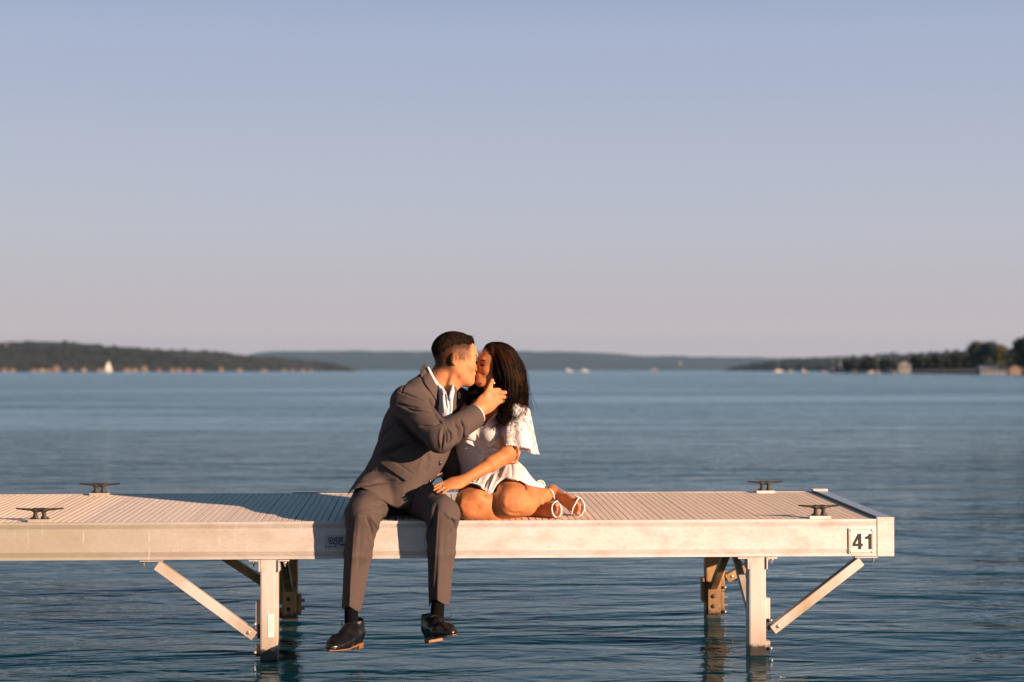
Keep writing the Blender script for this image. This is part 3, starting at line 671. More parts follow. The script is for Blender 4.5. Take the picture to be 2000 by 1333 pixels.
class Xf:        # a primitive in its own local frame (rotation rows M, origin o, scale k)
    def __init__(s, prim, M, o, k=1.0): s.prim = prim; s.M = np.array(M, float); s.o = V3(o); s.k = k
    def __call__(s, p): return s.prim(((p-s.o)@s.M.T)/s.k)*s.k
def smin(a, b, k):
    if k <= 0: return np.minimum(a, b)
    h = np.clip(.5+.5*(b-a)/k, 0, 1); return b+(a-b)*h-k*h*(1-h)
def smax(a, b, k): return -smin(-a, -b, k)
class Shape:
    def __init__(s): s.ops = []; s.disp = None
    def u(s, prim, k=.01): s.ops.append(('u', prim, k)); return s
    def c(s, prim, k=.004): s.ops.append(('c', prim, k)); return s      # carve
    def i(s, prim, k=.004): s.ops.append(('i', prim, k)); return s      # keep inside
    def use(s, other): s.ops += other.ops; return s
    def ev(s, p, ops=None):
        d = np.full(len(p), 1.0)
        for o, pr, k in (s.ops if ops is None else ops):
            v = pr(p)
            if o == 'u': d = smin(d, v, k)
            elif o == 'c': d = smax(d, -v, k)
            else: d = smax(d, v, k)
        if s.disp is not None: d = d-s.disp(p)
        return d
    __call__ = ev
    def mesh(s, lo, hi, h, name='body', B=16, slack=.02):
        lo = V3(lo); hi = V3(hi); nb = np.ceil((hi-lo)/(h*B)).astype(int); bs = h*B
        ii = np.stack(np.meshgrid(*[np.arange(n) for n in nb], indexing='ij'), -1).reshape(-1,3)
        cen = lo+(ii+.5)*bs; hd = bs*math.sqrt(3)/2
        vals = [pr(cen) for _, pr, _ in s.ops]
        d = np.full(len(cen), 1.0)
        for (o, pr, k), v in zip(s.ops, vals):
            d = smin(d, v, k) if o == 'u' else (smax(d, -v, k) if o == 'c' else smax(d, v, k))
        act = np.abs(d) < hd*1.35+slack; idx = np.nonzero(act)[0]
        G3 = np.stack(np.meshgrid(*[np.arange(B+1)]*3, indexing='ij'), -1).reshape(-1,3)
        NN = nb*B+2; keys = []; pos = []; quads = []
        def key(c): return (c[...,0]*NN[1]+c[...,1])*NN[2]+c[...,2]
        C = np.array([[0,0,0],[1,0,0],[0,1,0],[1,1,0],[0,0,1],[1,0,1],[0,1,1],[1,1,1]])
        E = [(0,1),(2,3),(4,5),(6,7),(0,2),(1,3),(4,6),(5,7),(0,4),(1,5),(2,6),(3,7)]
        for bi in idx:
            ops = [op for op, v in zip(s.ops, vals) if (op[0] == 'u' and v[bi] < abs(d[bi])+2*hd*1.35+slack+op[2]) or (op[0] == 'c' and v[bi] < hd*1.4+slack+op[2]) or (op[0] == 'i' and v[bi] > -hd*1.4-slack-op[2])]
            if not ops: continue
            base = ii[bi]*B; pp = lo+(base+G3)*h; f = s.ev(pp, ops).reshape(B+1,B+1,B+1)
            if f.min() > 0 or f.max() < 0: continue
            co = [f[c[0]:c[0]+B, c[1]:c[1]+B, c[2]:c[2]+B] for c in C]; neg = [x < 0 for x in co]
            cnt = sum(x.astype(int) for x in neg); m = (cnt > 0) & (cnt < 8); cells = np.argwhere(m)
            if len(cells):
                acc = np.zeros((len(cells),3)); na = np.zeros(len(cells))
                cv = [x[m] for x in co]
                for a, b in E:
                    sg = (cv[a] < 0) != (cv[b] < 0); t = np.where(sg, cv[a]/np.where(sg, cv[a]-cv[b], 1), 0)
                    q = C[a]+(C[b]-C[a])*t[:,None]; acc += np.where(sg[:,None], q, 0); na += sg
                pos.append(lo+(base+cells+acc/na[:,None])*h); keys.append(key(base+cells))
            for ax in range(3):
                sl = [slice(0,B)]*3; sh = [slice(0,B)]*3; sh[ax] = slice(1,B+1)
                a = f[tuple(sl)]; b = f[tuple(sh)]; x = np.argwhere((a < 0) != (b < 0))
                if not len(x): continue
                flip = a[tuple(x.T)] < 0; g = base+x; e1 = np.zeros(3,int); e2 = np.zeros(3,int); e1[(ax+1)%3] = 1; e2[(ax+2)%3] = 1
                q = np.stack([key(g), key(g-e1), key(g-e1-e2), key(g-e2)], 1)
                q = np.where(flip[:,None], q, q[:,::-1]); quads.append(q)
        K = np.concatenate(keys); Pn = np.concatenate(pos); o = np.argsort(K); K = K[o]; Pn = Pn[o]
        Q = np.concatenate(quads); j = np.searchsorted(K, Q); j = np.clip(j, 0, len(K)-1); ok = (K[j] == Q).all(1)
        return mesh_np(name, Pn, j[ok])
def relax(me, it=1, f=.5):
    """a light Laplacian pass that takes the grid stepping off"""
    n = len(me.vertices); co = np.empty(n*3, np.float32); me.vertices.foreach_get('co', co); co = co.reshape(-1,3).astype(float)
    e = np.empty(len(me.edges)*2, np.int32); me.edges.foreach_get('vertices', e); e = e.reshape(-1,2)
    deg = np.bincount(e.ravel(), minlength=n).astype(float)
    for _ in range(it):
        s = np.zeros((n,3))
        for k in range(3): s[:,k] = np.bincount(e[:,0], co[e[:,1],k], n)+np.bincount(e[:,1], co[e[:,0],k], n)
        co += f*(s/np.maximum(deg,1)[:,None]-co)
    me.vertices.foreach_set('co', co.astype(np.float32).ravel()); me.update(); return me
def coords(me):
    co = np.empty(len(me.vertices)*3, np.float32); me.vertices.foreach_get('co', co); return co.reshape(-1,3).astype(float)
def paint(me, name, vals):
    a = me.attributes.new(name, 'FLOAT', 'POINT'); a.data.foreach_set('value', np.asarray(vals, np.float32))
def bvh(me): return BVHTree.FromPolygons([v.co[:] for v in me.vertices], [p.vertices[:] for p in me.polygons])
def wave3(p, s, seed=0, o=3):
    """cheap smooth noise"""
    rg = np.random.default_rng(seed); r = 0; a = 1
    for i in range(o):
        M = rg.normal(size=(3,3)); ph = rg.uniform(0,6.28,3); q = (p*(2**i)/s)@M+ph
        r = r+a*np.sin(q[:,0]+1.5*np.sin(q[:,1]))*np.cos(q[:,2]); a *= .5
    return r*.6
# --- cleats
CLV = None
def cleat(c, Lc, label):
    global CLV
    root = empty('dock_cleat', c); tag(root, label, 'cleat', 'cleats on the dock')
    pl_ = MB().box((-.047,-.02,-.004),(.047,.02,.009),.001).build('base_plate', ALUM); pl_.parent = root
    if CLV is None:
        s = Shape()
        s.u(Cone((-.02,0,.048),(-.096,0,.0545),.0085,.0045,(0,1,0),.75), .004); s.u(Cone((.02,0,.048),(.096,0,.0545),.0085,.0045,(0,1,0),.75), .004)
        s.u(Cone((-.022,0,.048),(.022,0,.048),.009,.009), .006)
        for k in (-1,1): s.u(Cone((k*.017,0,.045),(k*.019,0,.013),.0085,.0085), .006); s.u(Cone((k*.014,0,.0125),(k*.034,0,.0115),.010,.0065,(1,0,0),.6), .005)
        s.i(Fn(lambda p: .0092-p[:,2]), .001)
        CLV = relax(s.mesh((-.112,-.03,0),(.112,.03,.07), .0022, 'cleat_body'), 1)
        CLV.materials.append(DARKM); CLV.polygons.foreach_set('use_smooth', [True]*len(CLV.polygons))
    o = bpy.data.objects.new('cleat_body', CLV); COL.objects.link(o); o.parent = root; o.scale = (Lc/.2,1,1)
def on_deck(px, Y):
    p = P(px, 900, Y); return Vector((p.x, Y, zt(Y)+.003))
cleat(on_deck(78,.045), .205, 'black cast dock cleat at the front edge left of the couple')
cleat(on_deck(194.5,1.24), .203, 'black cast dock cleat at the back edge left of the couple')
cleat(on_deck(1600,.045), .19, 'black cast dock cleat at the front edge near the number 41')
cleat(on_deck(1494,1.24), .187, 'black cast dock cleat at the back edge near the right end')
# ============================================================ people: shared builders
def frame(f, up=(0,0,1)):
    f = Vector(f).normalized(); l = Vector(up).cross(f).normalized(); u = f.cross(l); return np.array([f[:], l[:], u[:]])
def rot_frame(yaw, pitch, roll=0):
    """rows forward, left, up; yaw from +X towards +Y, pitch up positive, roll tips the head towards its right"""
    f = Vector((math.cos(yaw)*math.cos(pitch), math.sin(yaw)*math.cos(pitch), math.sin(pitch)))
    M = frame(f); r = Matrix.Rotation(roll, 3, Vector(M[0])); return np.array([M[0], (r@Vector(M[1]))[:], (r@Vector(M[2]))[:]])
def head_ops(M, o, k, fem=False, earx=-.016):
    H = Shape(); q = lambda pr: Xf(pr, M, o, k)
    H.u(q(Ell((-.017,0,.036),(.098,.076,.086))), .0)
    H.u(q(Ell((.022,0,.018),(.066,.064,.080))), .03)
    H.u(q(Ell((.030,0,-.038),(.056,.053 if not fem else .050,.062))), .03)
    jw = .047 if not fem else .041
    for s in (-1,1):
        H.u(q(Cone((-.012,s*jw,-.052),(.062,s*.014,-.098), .020, .0155)), .03)
        H.u(q(Cone((-.012,s*jw,-.052),(-.008,s*(jw+.010),-.01), .018, .02)), .03)
        H.u(q(Ell((.056,s*.036,-.030),(.024,.022,.020))), .02)
    H.u(q(Ell((.071,0,-.097),(.019,.021,.017))), .018)
    H.u(q(Ell((.050,0,-.083),(.036,.034,.030))), .02)
    # brow, sockets, nose
    H.u(q(Cone((.079,-.027,.021),(.079,.027,.021), .0145, .0145)), .014)
    for s in (-1,1):
        H.c(q(Ell((.093,s*.030,.003),(.017,.0165,.0115))), .012)
        H.u(q(Ell((.0735,s*.030,.002),(.0125,.0150,.0115))), .004)
        H.c(q(Cone((.0875,s*.020,-.0015),(.0800,s*.044,-.0025), .0012,.0012)), .0014)
    nl = 1.0 if not fem else .86
    H.u(q(Cone((.086,0,.010),(.086+.026*nl,0,-.032), .0072, .0082)), .010)
    H.u(q(Ell((.086+.027*nl,0,-.0345),(.0105,.0095,.0085))), .006)
    for s in (-1,1):
        H.u(q(Ell((.099,s*.0105,-.038),(.0105,.0065,.0072))), .005)
        H.c(q(Ell((.106,s*.0062,-.0445),(.0050,.0032,.0040))), .002)
    # lips
    H.u(q(Cone((.083,-.016,-.060),(.083,.016,-.060), .0135, .0135)), .012)
    H.u(q(Cone((.0945,-.013,-.0625),(.0945,.013,-.0625), .0062, .0062)), .005)
    H.u(q(Cone((.0985,-.004,-.0620),(.0985,.004,-.0620), .0052, .0052)), .005)
    H.u(q(Cone((.0925,-.011,-.0735),(.0925,.011,-.0735), .0072, .0072)), .005)
    H.c(q(Cone((.0995,-.016,-.0683),(.0995,.016,-.0683), .0012,.0012)), .002)
    H.c(q(Cone((.0930,-.010,-.0845),(.0930,.010,-.0845), .0030,.0030)), .006)
    # ears
    for s in (-1,1):
        ex = earx; R2 = np.array([[math.cos(.35),s*math.sin(.35),0],[-s*math.sin(.35),math.cos(.35),0],[0,0,1]])
        H.u(q(Ell((ex-.006,s*.0775,-.004),(.0185,.0070,.0290), R2)), .004)
        H.c(q(Ell((ex-.0035,s*.0845,-.004),(.0115,.0065,.0205), R2)), .003)
        H.u(q(Cone((ex+.004,s*.078,-.018),(ex+.008,s*.077,.006), .0045,.004)), .003)
        H.u(q(Cone((ex-.008,s*.0815,-.013),(ex-.010,s*.0825,.012), .0030,.0030)), .003)
        H.u(q(Ell((ex-.001,s*.0765,-.0285),(.0075,.0050,.0075))), .004)
    return H
def local(M, o, k, pts): return ((np.asarray(pts)-np.array(o))@np.array(M).T)/k
def world(M, o, k, p): return Vector(np.array(o)+k*(np.array(p)@np.array(M)))
def hand_ops(H, W, Kn, S, Df, lens, curls, N, r=.0085, pw_=.041, thumb=None, sc_=1.0, spread=.06):
    """wrist W, knuckle centre Kn, S towards the thumb, Df finger direction, N back of the hand; curls bend away from N"""
    W = Vector(W); Kn = Vector(Kn); S = Vector(S).normalized(); N = Vector(N).normalized(); Df = Vector(Df).normalized()
    D = (Kn-W).normalized(); S2 = (S-D*S.dot(D)).normalized()
    H.u(Cone(W, W+(Kn-W)*.45, .029*sc_, .036*sc_, S2, .66, .50), .02)
    H.u(Cone(W+(Kn-W)*.42, W+(Kn-W)*.86, .038*sc_, pw_*sc_, S2, .44, .34), .012)
    offs = [.72,.26,-.24,-.70]; tips = []
    for i in range(4):
        b = Kn+S2*(offs[i]*pw_*sc_)-D*(abs(offs[i]-.1)*.010*sc_); ri = r*sc_*(1.0 if i < 3 else .86)
        H.u(Cone(W+(Kn-W)*.55+S2*(offs[i]*.025*sc_), b, ri*.95, ri*1.08), .006)
        d = (Df+S2*(spread*(1.2-i))).normalized(); ax = d.cross(-N).normalized(); p = b; L_ = lens[i]*sc_
        for j, (fr_, rr) in enumerate(((.46,1.0),(.30,.92),(.24,.80))):
            d = Matrix.Rotation(curls[i][j], 3, ax) @ d; q = p+d*(L_*fr_)
            H.u(Cone(p, q, ri*rr*1.04, ri*rr*.93), .0022 if j == 0 else .0015); p = q
        tips.append((p, d, ri))
    if thumb:
        pts = [Vector(t) for t in thumb]; rs = [.0145*sc_, .0125*sc_, .0108*sc_, .0088*sc_]
        for j in range(3): H.u(Cone(pts[j], pts[j+1], rs[j], rs[j+1]), .008 if j == 0 else .003)
    return tips
def dist_poly(px, py, pts):
    d = np.full(len(px), 1e9); q = np.stack([px,py],1)
    for a, b in zip(pts[:-1], pts[1:]):
        a = np.array(a,float); b = np.array(b,float); e = b-a; t = np.clip(((q-a)@e)/max(e@e,1e-9),0,1); d = np.minimum(d, np.linalg.norm(q-a-t[:,None]*e, axis=1))
    return d
def along(px, py, pts):
    """0..1 position along the polyline of the closest point, to taper a fold at its ends"""
    q = np.stack([px,py],1); best = np.full(len(px),1e9); s = np.zeros(len(px)); Ls = [0]
    for a, b in zip(pts[:-1], pts[1:]): Ls.append(Ls[-1]+math.dist(a,b))
    for k,(a,b) in enumerate(zip(pts[:-1], pts[1:])):
        a = np.array(a,float); b = np.array(b,float); e = b-a; t = np.clip(((q-a)@e)/max(e@e,1e-9),0,1); d = np.linalg.norm(q-a-t[:,None]*e, axis=1)
        m = d < best; best = np.where(m,d,best); s = np.where(m,(Ls[k]+t*(Ls[k+1]-Ls[k]))/Ls[-1],s)
    return s
def normals(me):
    n = np.empty(len(me.vertices)*3, np.float32); me.vertices.foreach_get('normal', n); return n.reshape(-1,3).astype(float)
def folds(me, lst, ymax=9, facing=.25):
    """press folds (negative depth) and ridges (positive) into a cloth surface along lines"""
    co = coords(me); nn = normals(me); x, y = PX(co); disp = np.zeros(len(co)); g = (nn[:,1] < facing) & (co[:,1] < ymax)
    for it in lst:
        pts, dep, wd = it[:3]; m = g.copy()
        if len(it) > 3: m &= (co[:,1] > it[3][0]) & (co[:,1] < it[3][1])
        idx = np.nonzero(m)[0]; d = dist_poly(x[idx], y[idx], pts); s = along(x[idx], y[idx], pts)
        tp = np.clip(np.minimum(s, 1-s)*4+.25, 0, 1)
        disp[idx] += dep*np.exp(-(d/wd)**2)*tp
    co += nn*disp[:,None]; me.vertices.foreach_set('co', co.astype(np.float32).ravel()); me.update(); return me
def patch(poly, tree, off, thick, step=1.6, ydef=None):
    """a thin sheet cut to an outline and laid on a surface: the surface is found along the sightline, the sheet gets its own thickness"""
    poly = np.array(poly, float); x0, y0 = poly.min(0); x1, y1 = poly.max(0)
    bm = bmesh.new(); vs = [bm.verts.new((a, b, 0)) for a, b in poly]; f = bm.faces.new(vs)
    for ax, lo, hi in ((0,x0,x1),(1,y0,y1)):
        k = lo+step
        while k < hi:
            no = (1,0,0) if ax == 0 else (0,1,0); c = (k,0,0) if ax == 0 else (0,k,0)
            bmesh.ops.bisect_plane(bm, geom=bm.verts[:]+bm.edges[:]+bm.faces[:], plane_co=c, plane_no=no, dist=1e-5); k += step
    bmesh.ops.triangulate(bm, faces=[f for f in bm.faces if len(f.verts) > 4])
    hits = []
    for v in bm.verts:
        d = (P(v.co.x, v.co.y, 0)-CAM).normalized(); hh = [t_.ray_cast(CAM, d) for t_ in (tree if isinstance(tree, list) else [tree])]; hh = [h for h in hh if h[0] is not None]; h = min(hh, key=lambda q_: q_[3]) if hh else (None,None,None,None); hits.append((h[0], h[1], d))
    xy = np.array([(v.co.x, v.co.y) for v in bm.verts]); Lh = np.array([(h[0]-CAM).length if h[0] is not None else np.nan for h in hits])
    c0 = xy.mean(0); u = (xy-c0)/20; Q = np.stack([np.ones(len(u)), u[:,0], u[:,1], u[:,0]**2, u[:,0]*u[:,1], u[:,1]**2], 1)
    okm = ~np.isnan(Lh); okm &= np.abs(np.where(okm, Lh, 0)-np.nanmedian(Lh)) < .12
    for _ in range(4):
        cf_ = np.linalg.lstsq(Q[okm], Lh[okm], rcond=None)[0]; fit = Q@cf_; rs_ = np.abs(np.where(np.isnan(Lh), 9, Lh-fit)); okm = rs_ < max(.006, np.median(rs_[okm])*2.5)
    out = list(np.where(rs_ < .012, Lh, fit))
    A = [CAM+h[2]*(L_-off-thick) for h, L_ in zip(hits, out)]
    # smooth the lie of the cloth
    nb = {v.index: [e.other_vert(v).index for e in v.link_edges] for v in bm.verts}
    bm.verts.index_update(); nb = {v.index: [e.other_vert(v).index for e in v.link_edges] for v in bm.verts}
    L0 = np.array([(a-CAM).length for a in A])
    for _ in range(3):
        L1 = L0.copy()
        for i in nb: L1[i] = .4*L0[i]+.6*min(np.mean([L0[j] for j in nb[i]]), L0[i]+.002) if nb[i] else L0[i]
        L0 = L1
    for v, (h, nrm, d), L_ in zip(bm.verts, hits, L0): v.co = CAM+d*L_
    r = bmesh.ops.extrude_face_region(bm, geom=bm.faces[:]); back = [g for g in r['geom'] if isinstance(g, bmesh.types.BMVert)]
    for v in back: v.co += (v.co-CAM).normalized()*thick
    bmesh.ops.recalc_face_normals(bm, faces=bm.faces[:])
    me = bpy.data.meshes.new('patch'); bm.to_mesh(me); bm.free(); return me
def pgrow(poly, k): 
    c = np.mean(poly, 0); return [tuple(c+(np.array(p)-c)*k) for p in poly]
def strands(paths, radii, name, mt, parent, n=3):
    """paths: array (N, K, 3) hair strands -> one mesh of thin tapering tubes"""
    Pn = np.asarray(paths, float); Nn, K, _ = Pn.shape; T = np.gradient(Pn, axis=1); T /= np.maximum(np.linalg.norm(T, axis=2, keepdims=True), 1e-9)
    rf = np.array([.3,-.9,.25]); A = np.cross(T, rf); A /= np.maximum(np.linalg.norm(A, axis=2, keepdims=True), 1e-9); Bv = np.cross(T, A)
    r = np.asarray(radii)[:,None,None] if np.ndim(radii) == 1 else np.asarray(radii)[:,:,None]
    V = np.stack([Pn+(A*math.cos(2*math.pi*k/n)+Bv*math.sin(2*math.pi*k/n))*r for k in range(n)], 2).reshape(-1,3)
    b = (np.arange(Nn)[:,None,None]*K+np.arange(K-1)[None,:,None])*n; k = np.arange(n)[None,None,:]
    F = np.stack([b+k, b+(k+1)%n, b+n+(k+1)%n, b+n+k], -1).reshape(-1,4)
    return link(name, mesh_np(name, V, F), mt, parent, True)
SKIN = dict(rough=.55, spec=.16, sss=.06)
M_SKIN = mat('warm_skin', (.58,.260,.120), noise=(38,5), col2=(.48,.185,.080), ramp=(.35,.7), attr=[('lips',(.42,.12,.09)),('stubble',(.36,.20,.12)),('buzz',(.060,.024,.012)),('blush',(.56,.17,.09))], bump=(180,.12,.001), **SKIN)
F_SKIN = mat('tan_skin', (.50,.210,.085), noise=(30,5), col2=(.41,.15,.058), ramp=(.35,.7), attr=[('lips',(.42,.075,.060)),('lid',(.10,.045,.03)),('polish',(.62,.33,.27)),('flush',(.48,.125,.055))], bump=(160,.10,.001), **SKIN)
# ============================================================ the man
M_MAN = rot_frame(R(17), R(-5), R(-4)); O_MAN = P(892,703,.235); K_MAN = .965
man = empty('person', P(760,985,.26)); tag(man, 'man in a dark grey suit, legs hanging off the dock edge, kissing a woman', 'person')
WR = P(934,801,.135); EL = P(858,857,-.03); SH = P(797,787,.12)
SHL = P(893,786,.36); ELL_ = P(965,862,.50); WRL = P(1004,884,.36)
def man_body():
    B = Shape(); B.use(head_ops(M_MAN, O_MAN, K_MAN, earx=-.033))
    q = lambda p: world(M_MAN, O_MAN, K_MAN, p)
    nb = P(846,770,.25)
    B.u(Cone(q((-.038,0,-.035)), nb, .054, .062), .022)
    B.u(Cone(q((.015,.0,-.080)), P(874,768,.22), .030, .030), .03)
    B.u(Cone(q((-.02,-.052,-.03)), P(872,778,.19), .014, .016), .012)
    B.u(Cone(P(846,785,.25), P(825,835,.25), .075, .115, (.67,.74,0), .7), .04)
    B.u(Cone(P(825,830,.25), P(775,950,.29), .120, .085, (.9,.3,0), .75), .04)
    B.u(Cone(P(748,980,.26), P(712,1002,-.02), .055, .045), .03); B.u(Cone(P(803,978,.26), P(862,1002,-.02), .055, .045), .03)
    B.u(Cone(P(708,1004,-.09), P(687,1185,-.07), .042, .026), .02); B.u(Cone(P(866,1007,-.07), P(857,1175,-.06), .042, .026), .02)
    B.u(Cone(nb+Vector((0,0,-.03)), SH, .045, .045), .03); B.u(Cone(nb+Vector((0,0,-.03)), SHL, .045, .045), .03)
    B.u(Cone(SH, EL, .048, .036), .02); B.u(Cone(EL, WR, .037, .027), .015)
    B.u(Cone(SHL, ELL_, .048, .036), .02); B.u(Cone(ELL_, WRL, .037, .027), .015)
    Kn = P(968,773,.150); S = P(957,757,.15)-P(976,785,.17)
    hand_ops(B, WR, Kn, S, P(1003,768,.152)-P(968,773,.150), [.066,.068,.066,.056], [(.30,.8,.6),(.02,.60,.45),(.08,.55,.42),(.16,.50,.40)], (.0,-1,.15), r=.0096, pw_=.0395, sc_=1.08,
             thumb=[P(942,789,.14), P(950,771,.135), P(957,755,.145), P(961,744,.165)])
    hand_ops(B, WRL, P(1007,889,.235), (0,0,1), (-.25,-1,0), [.070,.076,.070,.058], [(.45,.6,.5)]*4, (1,0,0), r=.0088, sc_=1.0, thumb=[P(1000,876,.32),P(998,868,.29),P(994,864,.26),P(988,862,.24)])
    return B
MB_ = man_body(); me = relax(MB_.mesh(P(640,640,.7)-Vector((0,0,1.5)), P(1030,630,-.25)+Vector((0,.9,.02)), .0032, 'body'), 1, .5) if False else None
def bounds(pts, pad): 
    a = np.array([tuple(p) for p in pts]); return a.min(0)-pad, a.max(0)+pad
lo, hi = bounds([P(660,1215,-.20), P(1025,640,.62), P(660,640,.62), P(1025,1215,-.2)], .02)
me = relax(MB_.mesh(lo, hi, .0031, 'body'), 1, .5)
co = coords(me); lc = local(M_MAN, O_MAN, K_MAN, co)
X, Yl, Z = lc.T
inh = (np.abs(X) < .14) & (np.abs(Yl) < .10) & (Z > -.13) & (Z < .14)
nzv = wave3(co, .006, 3, 2)*.5
def ss(a, b, v): t = np.clip((v-a)/(b-a), 0, 1); return t*t*(3-2*t)
# clipped sides of the hair: a stubble-brown scalp colour with soft lower edges (a real colour of the hair there)
hl = .070-ss(.075,.02,X)*.035
side = ss(-.002,.035,Z-(.012+ss(-.02,.035,X)*.030+ss(.035,.06,X)*.05)) * ss(.075,.050,X)
back = ss(-.03,-.055,X)*ss(-.075,-.035,Z)
temple = ss(.030,.012,np.abs(X+.002))*ss(-.022,.0,Z)*ss(.05,.03,Z)*.75
low = np.interp(X, [-.13,-.10,-.07,-.04,0,.035,.052,.066,.085,.10],[0,.010,.040,.058,.066,.068,.074,.080,.072,.062])
fade = np.clip(1-(low-Z)/.082, 0, 1)**.75*ss(.058,.026,X-.10*np.clip(Z-.03,0,1)); bz = np.clip(np.maximum(np.maximum(fade, back*.9), temple)*(1.12+.3*nzv), 0, 1)*inh
paint(me, 'buzz', bz); print('BUZZ', bz.max(), [round(float(bz[np.argmin(np.linalg.norm(np.stack([X-a,Yl+.075,Z-b],1),axis=1))]),2) for a,b in ((.01,.05),(.02,.05),(-.03,.03),(.03,.05))])
jaw = ss(.035,.0,np.abs(Z+.085+.3*(X-.06)*(X<.06)*-1))*ss(-.02,.01,X)*inh
beard = ss(-.035,-.06,Z-.25*(.03-X))*ss(-.015,.01,X)*inh*.45
paint(me, 'stubble', np.clip(beard*(.7+.6*nzv), 0, 1))
lp = ss(.0095,.006,np.abs(Z+.068))*ss(.021,.016,np.abs(Yl))*ss(.090,.093,X)*inh
paint(me, 'lips', lp); cp_ = np.array([tuple(world(M_MAN,O_MAN,K_MAN,(.055,-.055,-.030))), tuple(P(985,765,.15)), tuple(P(968,771,.13))]); paint(me, 'blush', np.clip(np.exp(-(np.linalg.norm(co[:,None]-cp_[None],axis=2)/np.array([.028,.022,.016]))**2).sum(1),0,1)*.55)
man_skin = link('body', me, M_SKIN, man, True)
MAN_BVH = bvh(me)
# --- hair of the head: a dark top with short combed strands
HAIRM = mat('dark_brown_hair', (.005,.0030,.002), .8, spec=.05, noise=(60,3), col2=(.018,.010,.006))
q = lambda pr: Xf(pr, M_MAN, O_MAN, K_MAN)
hs = Shape(); HEADM = head_ops(M_MAN, O_MAN, K_MAN, earx=-.033)
def hair_m(p):
    l = local(M_MAN, O_MAN, K_MAN, p); X_, Y_, Z_ = l.T; d = HEADM.ev(p)
    low = np.interp(X_, [-.13,-.10,-.07,-.04,0,.035,.052,.066,.085,.10],[0,.010,.040,.058,.066,.068,.074,.080,.072,.062])
    t_ = np.clip((Z_-low)/.040+.35*wave3(p,.0045,9,2)*np.exp(-((Z_-low)/.012)**2), -.3, 1)
    th = .0095*t_ + .009*ss(.035,.075,X_)*ss(.06,.085,Z_)*np.clip(t_,0,1)
    return np.where((Z_ > -.05) & (X_ > -.2), d-th, .02)
hs.u(Fn(hair_m), 0); hs.disp = lambda p: .0005*wave3(p*np.array([1,1,1.0]), .008, 5, 2)
c = np.array(O_MAN); hme = relax(hs.mesh(c-.14, c+.16, .0028, 'hair'), 1, .4)
hair = link('hair', hme, HAIRM, man, True)
rg = np.random.default_rng(5); hv = coords(hme); hn = normals(hme); lh = local(M_MAN, O_MAN, K_MAN, hv)
hb_ = HEADM.ev(hv); ok = np.nonzero((hb_ > .001) & (hn[:,1] < .6))[0]; pk = rg.choice(ok, 2600); thk = hb_[pk]
P0 = hv[pk]-hn[pk]*.002; fwd = np.array(M_MAN[0]); upn = np.array(M_MAN[2])
dirs = hn[pk]*.30+fwd*.9+rg.normal(size=(len(pk),3))*.25-upn*.10; dirs /= np.linalg.norm(dirs, axis=1)[:,None]
ln_ = rg.uniform(.5,1.0,len(pk))*(.002+thk*.8); t = np.linspace(0,1,5)[None,:,None]
pa = P0[:,None,:]+dirs[:,None,:]*ln_[:,None,None]*t - upn[None,None,:]*(ln_[:,None,None]*t**2*.22)
strands(pa, np.linspace(.0008,.0002,5)[None,:].repeat(len(pk),0), 'strands', HAIRM, hair)
bw_ = np.clip(fade, 0, 1)*inh*(co[:,1] < O_MAN[1]+.02); pr_ = (bw_**1.5)/((bw_**1.5).sum()); pk = rg.choice(len(co), 5200, p=pr_); bn_ = normals(me)[pk]
dirs = bn_*.55-upn*.35-fwd*.25+rg.normal(size=(len(pk),3))*.3; dirs /= np.linalg.norm(dirs, axis=1)[:,None]; ln_ = rg.uniform(.0022,.0040,len(pk)); t = np.linspace(0,1,3)[None,:,None]
jit_ = rg.normal(size=(len(pk),3))*.0012
strands(co[pk][:,None,:]+jit_[:,None,:]-bn_[:,None,:]*.0010+dirs[:,None,:]*ln_[:,None,None]*t, [.00032]*len(pk), 'clipped_sides', HAIRM, hair)
# eyebrow and lashes
br = []; 
for k in range(34):
    yy = rg.uniform(-.045,-.018); b0 = np.array([.090-.35*abs(yy+.012), yy, .0205+rg.uniform(-.002,.0025)+.06*min(abs(yy+.012),.02)])
    b1 = b0+np.array([-.003,-.006,.0015]); w0 = world(M_MAN,O_MAN,K_MAN,b0); w1 = world(M_MAN,O_MAN,K_MAN,b1)
    h = MAN_BVH.find_nearest(w0)[0]; h2 = MAN_BVH.find_nearest(w1)[0]; br.append([h[:], ((h+h2)/2+Vector((0,-.0012,0)))[:], (h2+Vector((0,-.0008,0)))[:]])
strands(br, [.0006]*len(br), 'eyebrow', HAIRM, man)
la = []
for k in range(26):
    yy = -.018-.026*k/25; w0 = world(M_MAN,O_MAN,K_MAN,(.0865-.0075*abs(k/25),yy,-.002)); h = MAN_BVH.find_nearest(w0)[0]
    tip = h+Vector(M_MAN[0])*.005-Vector(M_MAN[2])*.003+Vector((0,-.001,0)); la.append([h[:], ((h+tip)/2)[:], tip[:]])
strands(la, [.0006]*len(la), 'eyelashes', HAIRM, man)

